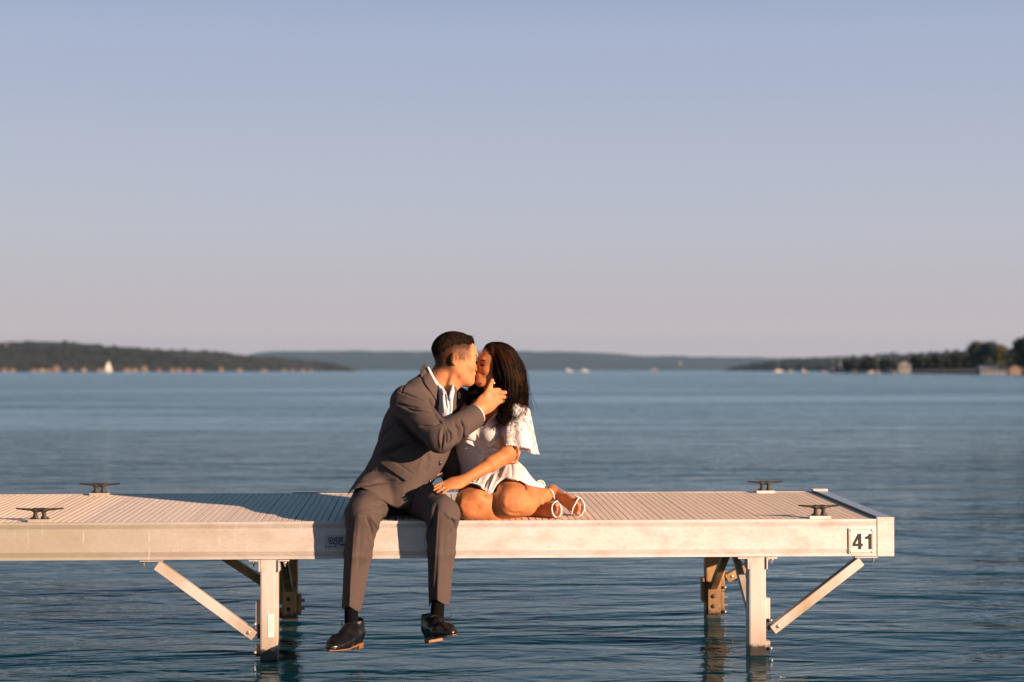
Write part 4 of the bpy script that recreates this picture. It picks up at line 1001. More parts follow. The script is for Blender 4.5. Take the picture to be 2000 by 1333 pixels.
# --- clothes
SUIT = mat('grey_brown_suit_wool', (.066,.050,.047), .85, spec=.2, noise=(420,2), col2=(.094,.069,.062), ramp=(.35,.65), bump=(700,.2,.0006))
SHIRT = mat('white_cotton', (.56,.53,.57), .75, bump=(90,.15,.001))
NAVY = mat('near_black_sock', (.0025,.0025,.003), .9, spec=.1); 
def sleeve(A, B_, C_, r0, r1, r2, cut, cdir):
    s = Shape(); s.u(Cone(A, B_, r0, r1), .0); s.u(Cone(B_, C_, r1, r2), .018); c0 = V3(cut); n0 = V3(cdir); n0 /= np.linalg.norm(n0)
    s.i(Fn(lambda p: (p-c0)@n0), .003); s.c(Cone(Vector(cut)-Vector(cdir).normalized()*.03, Vector(cut)+Vector(cdir).normalized()*.05, r2*.82, r2*.82), .002); return s
fd = (WR-EL).normalized(); cutp = P(930,812,.110)
cdir = fd+Vector((.10,0,-.05))
def jacket():
    J = Shape()
    J.u(Cone(P(768,975,.26), P(796,905,.25), .168, .166, (1,.25,0), .78), .0)
    J.u(Cone(P(796,905,.25), P(818,838,.25), .166, .162, (.85,.5,0), .78), .05)
    J.u(Cone(P(818,838,.25), P(832,792,.255), .162, .135, (.70,.71,0), .74), .05)
    J.u(Cone(P(838,755,.245), P(800,782,.14), .050, .070), .04); J.u(Cone(P(850,762,.25), SHL, .045, .062), .04)
    J.u(Cone(P(847,745,.25), P(840,770,.25), .064, .080, (.7,.7,0), .95), .03)
    J.u(Cone(P(806,905,.15), P(786,972,.10), .085, .075, (1,.1,0), .7), .05)
    J.u(Cone(P(735,966,.25), P(716,985,.06), .113, .102), .03)
    J.u(Cone(P(887,760,.20), P(885,795,.155), .013, .013), .01); J.u(Cone(P(885,795,.155), P(878,826,.13), .013, .012), .01)
    hole = [(831,716),(843,735),(855,757),(864,782),(872.5,813),(876,822),(877.5,821),(881,800),(880.5,781),(884,768),(884.5,758),(883,740),(870,700),(838,700)]
    J.c(Prism(hole, -.2, .30), .003)
    J.c(Cone(world(M_MAN,O_MAN,K_MAN,(-.038,0,-.035)), P(846,768,.25), .062, .066), .004)
    out = [(829,706),(815,714),(802,723),(787,736),(775,749),(765,765),(758,780),(749,805),(744,834),(737,864),(726,893),(713,917),(694,941),(681,961),(680,967),(690,956),(704,952),(728,963),(751,980),(766,990),(779,995),(795,992),(817,977),(838,953),(859,924),(872,900),(881,882),(890,860),(905,835),(905,775),(893,760),(884,748),(850,702)]
    J.i(Prism(out, -.4, .9), .006)
    J.u(Cone(P(893,812,.36), P(881,925,.36), .052, .050, (1,.2,0), .8), .012)
    J.u(sleeve(SH, EL, P(936,808,.12), .081, .062, .052, cutp, cdir), .010)
    J.u(sleeve(SHL, ELL_, P(1001,884,.38), .070, .056, .045, P(985,877,.41), WRL-ELL_), .012)
    J.disp = lambda p: .0020*wave3(p, .07, 2, 2)+.0007*wave3(p, .022, 8, 2)
    return J
lo, hi = bounds([P(672,1003,-.14), P(1000,700,.62), P(672,700,.62), P(1000,1003,-.14)], .02)
jme = relax(jacket().mesh(lo, hi, .0027, 'suit_jacket'), 2, .5)
FS = 2.1
jf = [([(779,765),(798,771),(820,779),(838,788)], -.0050*FS, 1.4), ([(783,772),(810,780),(836,794)], .004, 3),
 ([(786,795),(806,801),(826,803),(848,802)], -.0060*FS, 1.5), ([(790,803),(815,809),(845,809)], .003, 3.5),
 ([(776,790),(800,795),(818,797)], -.004*FS, 2.2), ([(820,833),(846,831),(861,826)], -.005*FS, 2.0), ([(838,778),(842,790),(848,802)], -.010, 3.2),
 ([(848,802),(855,815),(862,826)], -.006*FS, 2.0),
 ([(867,834),(868,845),(866,862),(862,880)], -.007*FS, 1.3), ([(861,838),(858,856),(861,877)], .006, 2.8), ([(872,836),(880,846),(882,858),(877,868)], -.0075*FS, 1.3), ([(876,838),(887,850),(888,862),(880,874)], .005, 2.6),
 ([(899,820),(907,835),(906,853),(897,868)], -.0085*FS, 1.4), ([(893,824),(902,838),(900,855),(891,870)], .0055, 2.6), ([(904,815),(913,832),(912,848),(905,862)], .004, 2.6),
 ([(870,838),(873,852),(872,868)], -.005*FS, 1.6),
 ([(886,826),(896,840),(894,858)], -.004*FS, 1.8),
 ([(770,812),(800,845),(830,872),(858,884)], -.007*FS, 4, (-.05,.4)), ([(742,880),(760,872),(784,862)], .009, 3.2), ([(738,891),(762,882),(786,872),(800,868)], -.008*FS, 3.0), ([(746,866),(764,858)], -.004,3),
 ([(700,938),(725,925),(745,905)], .005, 5), ([(704,948),(740,941),(775,941),(800,936)], -.004*FS, 4), ([(822,880),(824,900),(816,925)], .004, 5), ([(834,884),(838,902),(830,925)], -.004*FS, 4),
 ([(738,868),(752,845),(770,830)], -.004*FS, 3), ([(742,850),(765,832)], .004, 3), ([(759,893),(790,914),(806,926)], -.0022*FS, 1.2),
 ([(795,745),(788,755),(783,768)], -.0025*FS, 1.5), ([(820,729),(828,747),(840,764)], -.004*FS, 2)]
folds(jme, jf)
jk = link('suit_jacket', jme, SUIT, man, True); JB = bvh(jme)
lap = [(831,711),(828,711),(824,716),(820,728),(826,745),(838,761),(850,779),(858,795),(867,810),(877,823),(872.5,812),(864,782),(855,757),(843,735),(832,716)]
link('lapel', patch(lap, JB, .003, .0035), SUIT, jk, True)
link('lapel', patch([(881,752),(885,754),(888,766),(886,780),(885,800),(880,822),(877.5,822),(881,800),(880.5,782),(884,770),(883,758)], JB, .002, .003), SUIT, jk, True)
link('pocket_flap', patch([(755.5,891),(743,905.5),(793,940),(805.5,925.5)], JB, .003, .006), SUIT, jk, True)
wl = [(755.5,890.5),(756.5,889),(806,924),(805.5,925.5)]; link('pocket_welt', patch(wl, JB, .0035, .002), SUIT, jk, True)
BTN = mat('dark_horn_button', (.012,.011,.014), .3)
def button(px, py, r, tree=JB, par=jk, sc_=(1,.32,1)):
    d = (P(px,py,0)-CAM).normalized(); h = tree.ray_cast(CAM, d)[0] or P(px,py,.1)
    o = MB().ball(h-d*.0025, r, 12, 6, sc_).build('button', BTN, par, True); return o
button(858,905,.0105); button(838,941,.0105)
for k in range(4): button(913.5+5.2*k, 852.5-3.6*k, .0062)
# white cuff
cf = Shape(); cn = cdir.normalized(); cc = Vector(cutp); cf.u(Cone(cc-cn*.03+Vector((0,0,.0)), cc+cn*.02, .0455, .045), 0)
n0 = V3(cn); c1 = V3(cc+cn*.011); cf.i(Fn(lambda p: (p-c1)@n0), .001); cf.c(Cone(cc-cn*.02, cc+cn*.05, .0395, .0395), .001)
lo, hi = bounds([cc], .07); link('shirt_cuff', relax(cf.mesh(lo, hi, .002, 'shirt_cuff'), 1), SHIRT, man, True)
# shirt: front in the opening, collar, and the bit above the belt
sh = Shape()
sh.u(Cone(P(846,778,.25), P(829,838,.25), .098, .128, (.70,.71,0), .80), 0); sh.u(Cone(P(829,838,.25), P(800,930,.26), .13, .13, (.85,.5,0), .8), .03)
sh.u(Cone(P(878,765,.17), P(876,825,.13), .040, .045), .03)
sh.u(Cone(P(851,748,.243), P(846,775,.25), .0655, .080, (.7,.7,0), .95), .012)
sh.c(Cone(world(M_MAN,O_MAN,K_MAN,(-.030,0,-.04)), P(848,775,.247), .0595, .0610), .002)
sh.c(Prism([(838,690),(838,714),(843,729),(852,745),(862,757),(868,762),(871,765),(873,772),(876,776),(879,768),(881,760),(882,752),(895,748),(895,690)], -.3, .5), .003)
sh.c(Prism([(700,890),(960,890),(960,1000),(700,1000)],-.3,.18), .003)
sh.i(Prism([(820,705),(838,705),(880,748),(886,752),(888,765),(885,780),(884,800),(880,824),(880,900),(872,920),(860,935),(800,935),(800,760)], -.3, .6), .003)
lo, hi = bounds([P(750,960,.0), P(910,700,.5)], .05); sme = relax(sh.mesh(lo, hi, .003, 'shirt'), 1)
folds(sme, [([(862,758),(866,768),(866,785),(868,805)], .004, 1.6), ([(868,764),(870,780),(873,800)], -.003*FS, 1.6), ([(876,780),(878,795),(877,812)], -.003*FS, 2), ([(880,765),(880,775),(882,782)], .004, 2)])
shirt = link('shirt', sme, SHIRT, man, True); SBV = [bvh(sme), MAN_BVH]
link('collar', patch([(835,717),(838,717),(842,724),(849,737),(858,750),(867,758),(873.5,765),(867,772),(862,768),(854,756),(842,735)], SBV, .003, .003), SHIRT, shirt, True)
link('collar', patch([(881.5,750),(884,752),(885.5,764),(881,771),(883,779),(880,783),(877,778),(879,768)], SBV, .002, .003), SHIRT, shirt, True)
# trousers
LEGS = []
def leg(hip, knee, ank, rs, cr):
    s = Shape(); s.u(Cone(hip, knee, rs[0], rs[1]), 0); mid = knee+(ank-knee)*.40
    s.u(Cone(knee+Vector((0,.0,-.005)), mid, rs[1]*.99, rs[2], (1,cr,0), 1.10, 1.15, 1.35), .03); s.u(Cone(mid, ank, rs[2], rs[3], (1,cr,0), 1.15, 1.15, 1.25), .02)
    return s
T = Shape(); T.u(Cone(P(742,968,.28), P(803,968,.30), .095, .09), 0)
hipR, knR, anR = P(733,969,.24), P(709,1003,-.078), P(685,1203,-.06)
hipL, knL, anL = P(806,966,.26), P(865,1002,-.068), P(857,1195,-.055)
T.u(leg(hipR, knR, anR, (.095,.076,.060,.041), -.20), .02); T.u(leg(hipL, knL, anL, (.088,.070,.060,.044), -.16), .02)
T.i(Prism([(640,900),(920,900),(920,1100),(884,1186),(868,1181),(852,1173),(844,1172),(839,1186),(830,1186),(720,1150),(702,1197),(693,1192),(683,1186),(677,1186),(672,1190),(667,1188),(640,1150)], -.5, .7), .002)
T.c(Cone(anR+Vector((.001,0,.06)), anR+Vector((0,0,-.1)), .028, .031), .002); T.c(Cone(anL+Vector((0,0,.07)), anL+Vector((0,0,-.1)), .031, .034), .002)
T.disp = lambda p: .0022*wave3(p, .06, 12, 2)
lo, hi = bounds([P(655,1215,-.22), P(900,945,.40)], .03); tme = relax(T.mesh(lo, hi, .0033, 'trousers'), 2)
FS = 1.1
tf = [([(741,982),(748,995),(752,1012)], .006, 4), ([(725,985),(745,990),(762,990)], -.005*FS, 3), ([(700,1002),(722,1000),(752,1003)], .005, 4),([(716,1010),(725,1035),(733,1062)], -.006*FS, 3), ([(722,1005),(738,1030),(742,1050)], .005, 3),
 ([(730,1050),(718,1075),(712,1100)], .006, 3.4), ([(724,1042),(716,1060)], -.004*FS, 3), ([(694,1015),(691,1060),(687,1110),(683,1180)], .006, 1.8), ([(705,1030),(702,1080),(700,1120)], -.003*FS, 4),
 ([(672,1030),(676,1060)], -.005*FS, 4), ([(735,975),(750,985)], .004, 3),
 ([(847,1000),(838,1030),(834,1060)], .007, 3), ([(852,985),(846,1010),(843,1035)], -.008*FS, 3.5), ([(878,1010),(888,1025),(890,1040)], -.006*FS, 3), ([(868,1000),(880,1012),(892,1015)], .006, 3.5),
 ([(856,1000),(853,1060),(850,1110),(846,1165)], .006, 1.8), ([(868,1040),(866,1090)], -.003*FS, 4), ([(884,1035),(877,1050)], -.005*FS, 3)]
folds(tme, tf); trousers = link('trousers', tme, SUIT, man, True)
bme = MB().box((-.022,-.010,-.010),(.012,.010,.010),.003); bx_ = P(860,928,.20)
bo = bme.build('belt', mat('brown_leather', (.16,.075,.035), .45)); bo.location = bx_; bo.rotation_euler = (0, R(-8), R(20)); bpy.context.view_layer.update(); mw = bo.matrix_world.copy(); bo.parent = man; bo.matrix_parent_inverse = Matrix.Translation(man.location).inverted()
# socks and shoes
SHOE = mat('black_polished_leather', (.005,.005,.006), .36, coat=.10, bump=(300,.08,.0005)); SOLE = mat('tan_leather_sole', (.24,.105,.040), .5, noise=(40,3), col2=(.20,.085,.03)); LACE = mat('black_lace', (.012,.011,.011), .7)
def shoe(heel, toe, ank, roll, bow):
    f = (toe-heel); Ln = f.length; M = frame(f); r = Matrix.Rotation(roll, 3, Vector(M[0])); M = np.array([M[0], (r@Vector(M[1]))[:], (r@Vector(M[2]))[:]]); o = heel; k = 1.0
    q = lambda pr: Xf(pr, M, o, k); U = Shape()
    U.u(q(Cone((.035,0,.045),(.10,0,.042), .036,.036)), 0); U.u(q(Cone((.10,0,.042),(.19,0,.026), .038,.044,(0,1,0),.80,.62)), .03); U.u(q(Cone((.19,0,.024),(.262,0,.014), .044,.026,(0,1,0),.62,.62)), .02)
    def welt(p):
        l = local(M,o,k,p); x = l[:,0]; w_ = np.interp(x, [0,.02,.07,.13,.19,.24,.275,.293],[.020,.030,.029,.034,.043,.036,.018,.0])
        return np.maximum(np.maximum(np.abs(l[:,1]-.004*np.sin(x*20))-w_, np.maximum(.004-x, x-.288)), l[:,2]-np.interp(x,[0,.08,.2,.29],[.045,.040,.022,.012]))
    U.u(Fn(welt), .02)
    U.u(q(Cone((.035,0,.05),(.040,0,.088), .036,.037)), .02); U.u(q(Cone((.075,0,.062),(.135,0,.060), .024,.022)), .02)
    U.c(q(Cone((.042,0,.085),(.042,0,.16), .031,.034)), .003)
    lz = lambda p: .0015-local(M,o,k,p)[:,2]
    U.i(Fn(lz), .002)
    U.c(q(Cone((.100,-.012,.087),(.150,-.010,.066), .0020,.0020)), .003)
    lo, hi = bounds([world(M,o,k,(a,b,c)) for a in (-.02,.31) for b in (-.06,.06) for c in (-.03,.14)], .0)
    body = link('shoe', relax(U.mesh(lo, hi, .0026, 'shoe'), 1), SHOE, man, True)
    S = Shape()
    def outl(p):
        l = local(M,o,k,p); x = l[:,0]; w_ = np.interp(x, [0,.02,.07,.13,.19,.24,.275,.297],[.024,.034,.033,.038,.047,.040,.022,.0])
        d = np.maximum(np.abs(l[:,1]-.004*np.sin(x*20))-w_, np.maximum(-x, x-.295));  
        d = np.maximum(d, l[:,2]-.004); heelb = np.where(x < .062, -.020, -.0050+.022*np.clip(x-.21,0,1)); return np.maximum(d, heelb-l[:,2])
    S.u(Fn(outl), 0); S.ops[0] = ('u', Fn(outl), 0)
    link('sole', relax(S.mesh(lo, hi, .0026, 'sole'), 1), SOLE, body, True)
    lc_ = MB()
    for j in range(4):
        x = .093+.016*j; z = .089-.0065*j; A = [world(M,o,k,(x,-.015+.006*t_,z+.002*math.sin(math.pi*t_/5))) for t_ in range(6)]; lc_.tube(A, .0016, 5)
    b0 = world(M,o,k,(.090,0,.092))
    for pts in bow:
        pp = np.array([tuple(b0)]+[tuple(P(*p)) for p in pts]); tt = np.linspace(0,1,len(pp)); T2 = np.linspace(0,1,16); cv = np.stack([np.interp(T2,tt,pp[:,k_]) for k_ in range(3)],1)
        for _ in range(5): cv[1:-1] = (cv[:-2]+2*cv[1:-1]+cv[2:])/4
        lc_.tube([tuple(c_) for c_ in cv], .0014, 5)
    lc_.build('laces', LACE, body, True); return body
shoe(P(699,1254,-.045), P(648,1270,-.30), None, R(-4), [[(664,1222,-.13),(667,1213,-.14),(670,1214,-.14),(668,1222,-.13)],[(664,1224,-.13)],[(688,1232,-.14),(692,1237,-.15)],[(676,1232,-.15),(674,1240,-.15)]])
shoe(P(839,1247,-.045), P(883,1241,-.30), None, R(6), [[(875,1208,-.13),(881,1205,-.14),(883,1200,-.14),(881,1198,-.14)],[(876,1212,-.13),(883,1221,-.14)],[(868,1207,-.14)],[(862,1220,-.15)]])
for a_, px_ in ((anR,(687,1230,-.085)), (anL,(852,1226,-.085))):
    s = Shape(); b_ = P(*px_); s.u(Cone(a_+Vector((0,0,.09)), b_, .0285, .030), 0)
    lo, hi = bounds([a_+Vector((0,0,.13)), b_], .045); link('sock', relax(s.mesh(lo, hi, .004, 'sock'), 1), NAVY, man, True)
# ============================================================ the woman
M_W = rot_frame(R(180+16), R(10), R(-3)); O_W = P(967.5,716,.258); K_W = .85
woman = empty('person', P(962,985,.36)); tag(woman, 'dark-haired woman in a short white lace dress, legs folded on the dock', 'person')
SW = P(1003,802,.20); EW = P(990,889,.13); WW = P(900,941,.005); SWR = P(907,797,.37)
HL, KL_, AL = P(998,940,.34), P(991,979,.045), P(1074,967,.31)
HR_, KR, AR = P(930,950,.37), P(917,985,.065), P(1046,996,.165)
def woman_body():
    B = Shape(); B.use(head_ops(M_W, O_W, K_W, True)); q = lambda p: world(M_W, O_W, K_W, p)
    nb = P(950,800,.30)
    B.u(Cone(q((-.030,0,-.035)), nb, .043, .046), .018); B.u(Cone(q((.0,.03,-.05)), P(956,806,.25), .012, .013), .012)
    B.u(Cone(nb, P(940,850,.315), .075, .10, (1,.08,0), .7), .04)
    B.u(Cone(nb, SW, .045, .042), .04); B.u(Cone(nb, SWR, .045, .042), .04)
    B.u(Cone(P(940,850,.315), P(938,895,.345), .100, .080, (1,.08,0), .72), .04); B.u(Cone(P(938,895,.345), P(958,942,.375), .080, .108, (1,.08,0), .75), .04)
    B.u(Cone(SW, EW, .044, .037), .02); B.u(Cone(EW, EW+(WW-EW)*.35, .037, .035), .015); B.u(Cone(EW+(WW-EW)*.35, WW, .035, .0225, (0,1,.5), .85), .01)
    B.u(Cone(SWR, P(885,850,.50), .044, .037), .02); B.u(Cone(P(885,850,.50), P(825,840,.47), .036, .026), .02)
    # legs
    B.u(Cone(HL, KL_+Vector((.008,.02,0)), .077, .056), .03); B.u(Cone(HR_, KR+Vector((.004,.02,.002)), .078, .060), .03)
    B.u(Ell(P(987,983,.004), (.034,.026,.036)), .03); B.u(Ell(P(914,990,.022), (.034,.026,.038)), .03)
    B.u(Cone(P(993,986,.012), P(1026,985,.075), .046, .048), .022); B.u(Cone(P(1026,985,.075), P(1050,976,.17), .048, .038), .02)
    B.u(Cone(P(913,994,.030), P(962,999,.062), .044, .040), .022); B.u(Cone(P(962,999,.062), P(1010,1001,.11), .040, .034), .02)
    for kx, ky, kY in ((996,984,-.012),(914,990,.002)):
        B.u(Ell(P(kx,ky,kY), (.019,.013,.021)), .010)
        B.c(Ell(P(kx+14,ky+6,kY-.034), (.012,.010,.016)), .030); B.c(Ell(P(kx-9,ky+14,kY-.036), (.014,.010,.010)), .030); B.c(Ell(P(kx-14,ky-8,kY-.040), (.010,.010,.018)), .030)
    cl = KL_+(AL-KL_)*.38+Vector((0,0,.004)); B.u(Cone(KL_+Vector((.02,0,.0)), cl, .060, .053), .035); B.u(Cone(cl, AL, .053, .028), .02)
    cr = KR+(AR-KR)*.40; B.u(Cone(KR, cr, .061, .052), .03); B.u(Cone(P(934,975,.03), P(968,990,.06), .040, .036), .03); B.u(Cone(cr, AR, .050, .027), .02)
    # feet
    fa = P(1112,982,.235); B.u(Cone(AL, P(1080,957,.36), .028, .024), .012); B.u(Cone(P(1078,962,.34), fa, .030, .033, (.5,-.3,-.8), .7, .55), .018)
    ba = P(1124,989,.195); B.u(Cone(fa, ba, .034, .036, (.45,-.3,-.85), .5, .36), .012)
    for k, (tx, ty, r_, L_) in enumerate(((1128,1001,.0115,1.0),(1131,992.5,.0080,.9),(1132.5,986,.0076,.82),(1133,980.5,.0072,.72),(1131.5,976,.0066,.6))):
        t0 = P(tx-5,ty-1.5,.200); t1 = P(tx+1,ty+.5,.170+.004*k); B.u(Cone(t0, t1, r_, r_*.95), .003)
    B.u(Cone(AR, P(1052,1003,.21), .027,.024), .01); fb = P(1070,997,.115); B.u(Cone(P(1048,998,.17), fb, .029, .032, (.1,-.3,-.9), .75, .62), .018)
    bb = P(1080,997,.085); B.u(Cone(fb, bb, .033,.034,(.1,-.3,-.9),.6,.42), .012)
    for k, (tx, ty, r_) in enumerate(((1086.5,987,.0122),(1088,994.5,.0082),(1088,1000,.0078),(1087.5,1004.5,.0072),(1086,1008,.0066))):
        B.u(Cone(P(tx-4,ty,.085), P(tx+.5,ty+.3,.052+.004*k), r_, r_*.95), .003)
    # her left hand lies on his thigh
    Kn = P(873,949,-.035)
    hand_ops(B, WW, Kn, (.1,.80,.45), P(848,957,-.075)-P(873,949,-.035), [.066,.074,.070,.054], [(-.05,.16,.12),(.0,.16,.1),(.05,.18,.12),(.15,.2,.15)], (-.1,-.45,.9), r=.0076, pw_=.0325, sc_=.92, spread=.0,
             thumb=[P(892,940,.03), P(884,938,.03), P(877,941,.03), P(870,944,.03)])
    return B
WB_ = woman_body()
lo, hi = bounds([P(820,1020,-.10), P(1145,665,.56), P(820,665,.56), P(1145,1020,-.10)], .015)
wme = relax(WB_.mesh(lo, hi, .0030, 'body'), 1, .5); folds(wme, [([(1018,940),(1025,949),(1028,958)], -.007, 1.8, (-.2,.2)), ([(1031,950),(1038,956),(1046,958)], .003, 4, (-.2,.3)), ([(941,961),(947,966),(949,974)], -.006, 1.8, (-.2,.25)), ([(990,968),(985,980),(989,994)], .004, 5, (-.2,.2)), ([(1008,975),(1013,985),(1010,996)], .0035, 4, (-.2,.2)), ([(992,1001),(1005,1004),(1020,1002)], -.0045, 3, (-.2,.2)), ([(905,975),(900,988),(908,1002)], .004, 5, (-.2,.2)), ([(930,985),(935,994),(928,1004)], -.003, 4, (-.2,.2)), ([(1020,990),(1045,982),(1068,974)], .003, 4, (-.2,.4)), ([(1046,996),(1060,990),(1070,992)], -.003, 2.5, (-.1,.3)), ([(1052,1003),(1066,998),(1074,996)], .002, 1.6, (-.1,.3)), ([(1095,968),(1110,977),(1120,985)], .002, 2, (.0,.4))])
co = coords(wme); lc = local(M_W, O_W, K_W, co); X, Yl, Z = lc.T
inh = (np.abs(X) < .14) & (np.abs(Yl) < .09) & (Z > -.13) & (Z < .14)
paint(wme, 'lips', ss(.0095,.006,np.abs(Z+.068))*ss(.017,.012,np.abs(Yl))*.8*ss(.088,.092,X)*inh)
paint(wme, 'lid', ss(.0105,.006,np.abs(Z-.0015))*ss(.019,.012,np.abs(np.abs(Yl)-.031))*ss(.060,.068,X)*inh*.45)
tp = np.array([tuple(P(*t)) for t in ((1129,1002,.165),(1132,993,.17),(1133.5,986,.175),(1134,981,.18),(1087.5,987.5,.045),(1088.5,995,.05),(1088.5,1000,.055))]); dd = np.min(np.linalg.norm(co[:,None,:]-tp[None], axis=2), axis=1) if len(co) < 400000 else np.ones(len(co))
paint(wme, 'polish', ss(.0085,.006,dd))
fp_ = np.array([tuple(P(*t)) for t in ((997,984,-.03),(914,990,-.02),(1003,893,.09),(848,957,-.07),(1131,992,.17),(1088,996,.05),(1070,990,.09))]+[tuple(world(M_W,O_W,K_W,(.055,.050,-.028)))])
paint(wme, 'flush', np.clip(np.exp(-(np.linalg.norm(co[:,None]-fp_[None],axis=2)/np.array([.032,.032,.03,.025,.028,.028,.02,.022]))**2).sum(1)*(.8+.5*wave3(co,.012,4,2)),0,1)*.65)
wskin = link('body', wme, F_SKIN, woman, True); W_BVH = bvh(wme)
def facehair(lst, name, mt, par, r=.0006):
    out = []
    for a, b, lift in lst:
        h = W_BVH.find_nearest(world(M_W,O_W,K_W,a))[0]; h2 = W_BVH.find_nearest(world(M_W,O_W,K_W,b))[0]+Vector(lift); out.append([h[:], ((h+h2)/2+Vector((0,-.0008,0)))[:], h2[:]])
    strands(out, [r]*len(out), name, mt, par)
WH = mat('espresso_hair', (.005,.003,.0022), .5, spec=.08, noise=(11,4), col2=(.036,.013,.0055), ramp=(.40,.66))
eb_ = []; 
for k in range(70):
    yy = rg.uniform(.010,.048); z0 = .0195+.10*max(0,.030-abs(yy-.034))*.35+rg.uniform(-.0018,.0018); eb_.append(((.091-.30*max(yy-.012,0), yy, z0), (.090-.30*max(yy-.012,0)-.002, yy+.006, z0+.001), (0,-.001,0)))
facehair(eb_, 'eyebrow', WH, woman)
ey = [((.0870-.010*k/26, .018+.028*k/26, -.003), (.0875-.010*k/26, .019+.029*k/26, -.0065), (-.004,-.003,-.002)) for k in range(27)]
facehair(ey, 'eyelashes', WH, woman, .0008)
# ---------------- dress
def lacy(name, alpha):
    m = bpy.data.materials.new(name); m.use_nodes = True; t = m.node_tree; b = t.nodes['Principled BSDF']; n = t.nodes.new; l = t.links.new
    b.inputs['Base Color'].default_value = (.64,.60,.61,1); b.inputs['Roughness'].default_value = .8; b.inputs['Specular IOR Level'].default_value = .2
    g = n('ShaderNodeNewGeometry'); v = n('ShaderNodeTexVoronoi'); v.inputs['Scale'].default_value = 150; l(g.outputs['Position'], v.inputs['Vector'])
    nz = n('ShaderNodeTexNoise'); nz.inputs['Scale'].default_value = 45; nz.inputs['Detail'].default_value = 4; l(g.outputs['Position'], nz.inputs['Vector'])
    ad = n('ShaderNodeMath'); ad.operation = 'ADD'; l(v.outputs['Distance'], ad.inputs[0]); l(nz.outputs['Fac'], ad.inputs[1])
    bn = n('ShaderNodeBump'); bn.inputs['Strength'].default_value = .7; bn.inputs['Distance'].default_value = .0012; l(ad.outputs[0], bn.inputs['Height']); l(bn.outputs[0], b.inputs['Normal'])
    if alpha:
        def thr(sock, v_, op='GREATER_THAN'):
            x = n('ShaderNodeMath'); x.operation = op; l(sock, x.inputs[0]); x.inputs[1].default_value = v_; return x.outputs[0]
        def mul(a_, c_):
            x = n('ShaderNodeMath'); x.operation = 'MULTIPLY'; l(a_, x.inputs[0]); l(c_, x.inputs[1]); return x.outputs[0]
        v2 = n('ShaderNodeTexVoronoi'); v2.feature = 'DISTANCE_TO_EDGE'; v2.inputs['Scale'].default_value = 210; l(g.outputs['Position'], v2.inputs['Vector'])
        fw = n('ShaderNodeTexNoise'); fw.inputs['Scale'].default_value = 62; fw.inputs['Detail'].default_value = 1.5; fw.inputs['Distortion'].default_value = .8; l(g.outputs['Position'], fw.inputs['Vector'])
        n2 = n('ShaderNodeTexNoise'); n2.inputs['Scale'].default_value = 13; n2.inputs['Detail'].default_value = 1; l(g.outputs['Position'], n2.inputs['Vector'])
        hole = mul(mul(thr(v2.outputs['Distance'], .13), thr(fw.outputs['Fac'], .52, 'LESS_THAN')), thr(n2.outputs['Fac'], .44))
        iv = n('ShaderNodeMath'); iv.operation = 'SUBTRACT'; iv.inputs[0].default_value = 1; l(hole, iv.inputs[1]); l(iv.outputs[0], b.inputs['Alpha'])
    return m
LACE_D = lacy('white_textured_lace', False); LACE_S = lacy('open_flower_lace', True); TRIM = mat('white_trim', (.66,.63,.64), .8)
def dress():
    D = Shape()
    D.u(Cone(P(950,806,.30), P(940,842,.31), .098, .125, (1,.08,0), .72), 0)
    D.u(Cone(P(940,842,.31), P(940,892,.345), .116, .090, (1,.08,0), .76), .04); D.u(Cone(P(940,892,.345), P(956,940,.37), .091, .140, (1,.08,0), .80), .05)
    D.u(Ell(P(918,842,.225), (.052,.050,.055)), .03); D.u(Ell(P(958,845,.205), (.054,.052,.056)), .03)
    D.u(Cone(P(948,802,.30), SWR, .055, .058), .03); D.u(Cone(SWR, P(888,838,.47), .058, .056), .02); D.u(Cone(P(950,802,.29), SW, .052, .056), .03)
    D.c(Prism([(925,760),(938,815),(942,833),(946,833),(955,823),(969,808),(975,795),(985,760)], -.2, .33), .004)
    D.c(Cone(world(M_W,O_W,K_W,(-.03,0,-.06)), P(950,800,.30), .060, .058), .006)
    S = Shape()
    S.u(Cone(P(1003,936,.345), KL_+Vector((0,.0,.006)), .097, .076), 0); S.u(Cone(P(936,950,.37), KR+Vector((0,0,.006)), .094, .082), .05)
    S.u(Cone(P(950,940,.33), P(957,966,.10), .09, .055), .04); S.u(Ell(P(906,966,.07), (.052,.06,.042)), .03); S.u(Cone(P(1008,936,.37), P(1048,958,.36), .098, .045), .03)
    S.i(Prism([(884,940),(892,930),(940,880),(990,880),(1001,895),(1013,903),(1025,914),(1036,930),(1049,944),(1063,949),(1065,955),(1048,952),(1030,947.5),(1025,943),(1015,938.5),(1004,936.5),(994,935.5),(986,932.5),(980,935.5),(975,940),(970,946),(966,953),(961,962),(956,964),(950,960),(943,957),(936,949),(929,946),(921,944.5),(912,945),(903,948),(896,952.5),(890,957),(885,961)], -.3, .60), .002)
    D.u(S, .02)
    D.disp = lambda p: .0022*wave3(p, .05, 31, 2)
    return D
lo, hi = bounds([P(870,972,-.06), P(1070,765,.54), P(870,765,.54), P(1070,972,-.06)], .02)
dme = relax(dress().mesh(lo, hi, .0031, 'dress'), 1, .5)
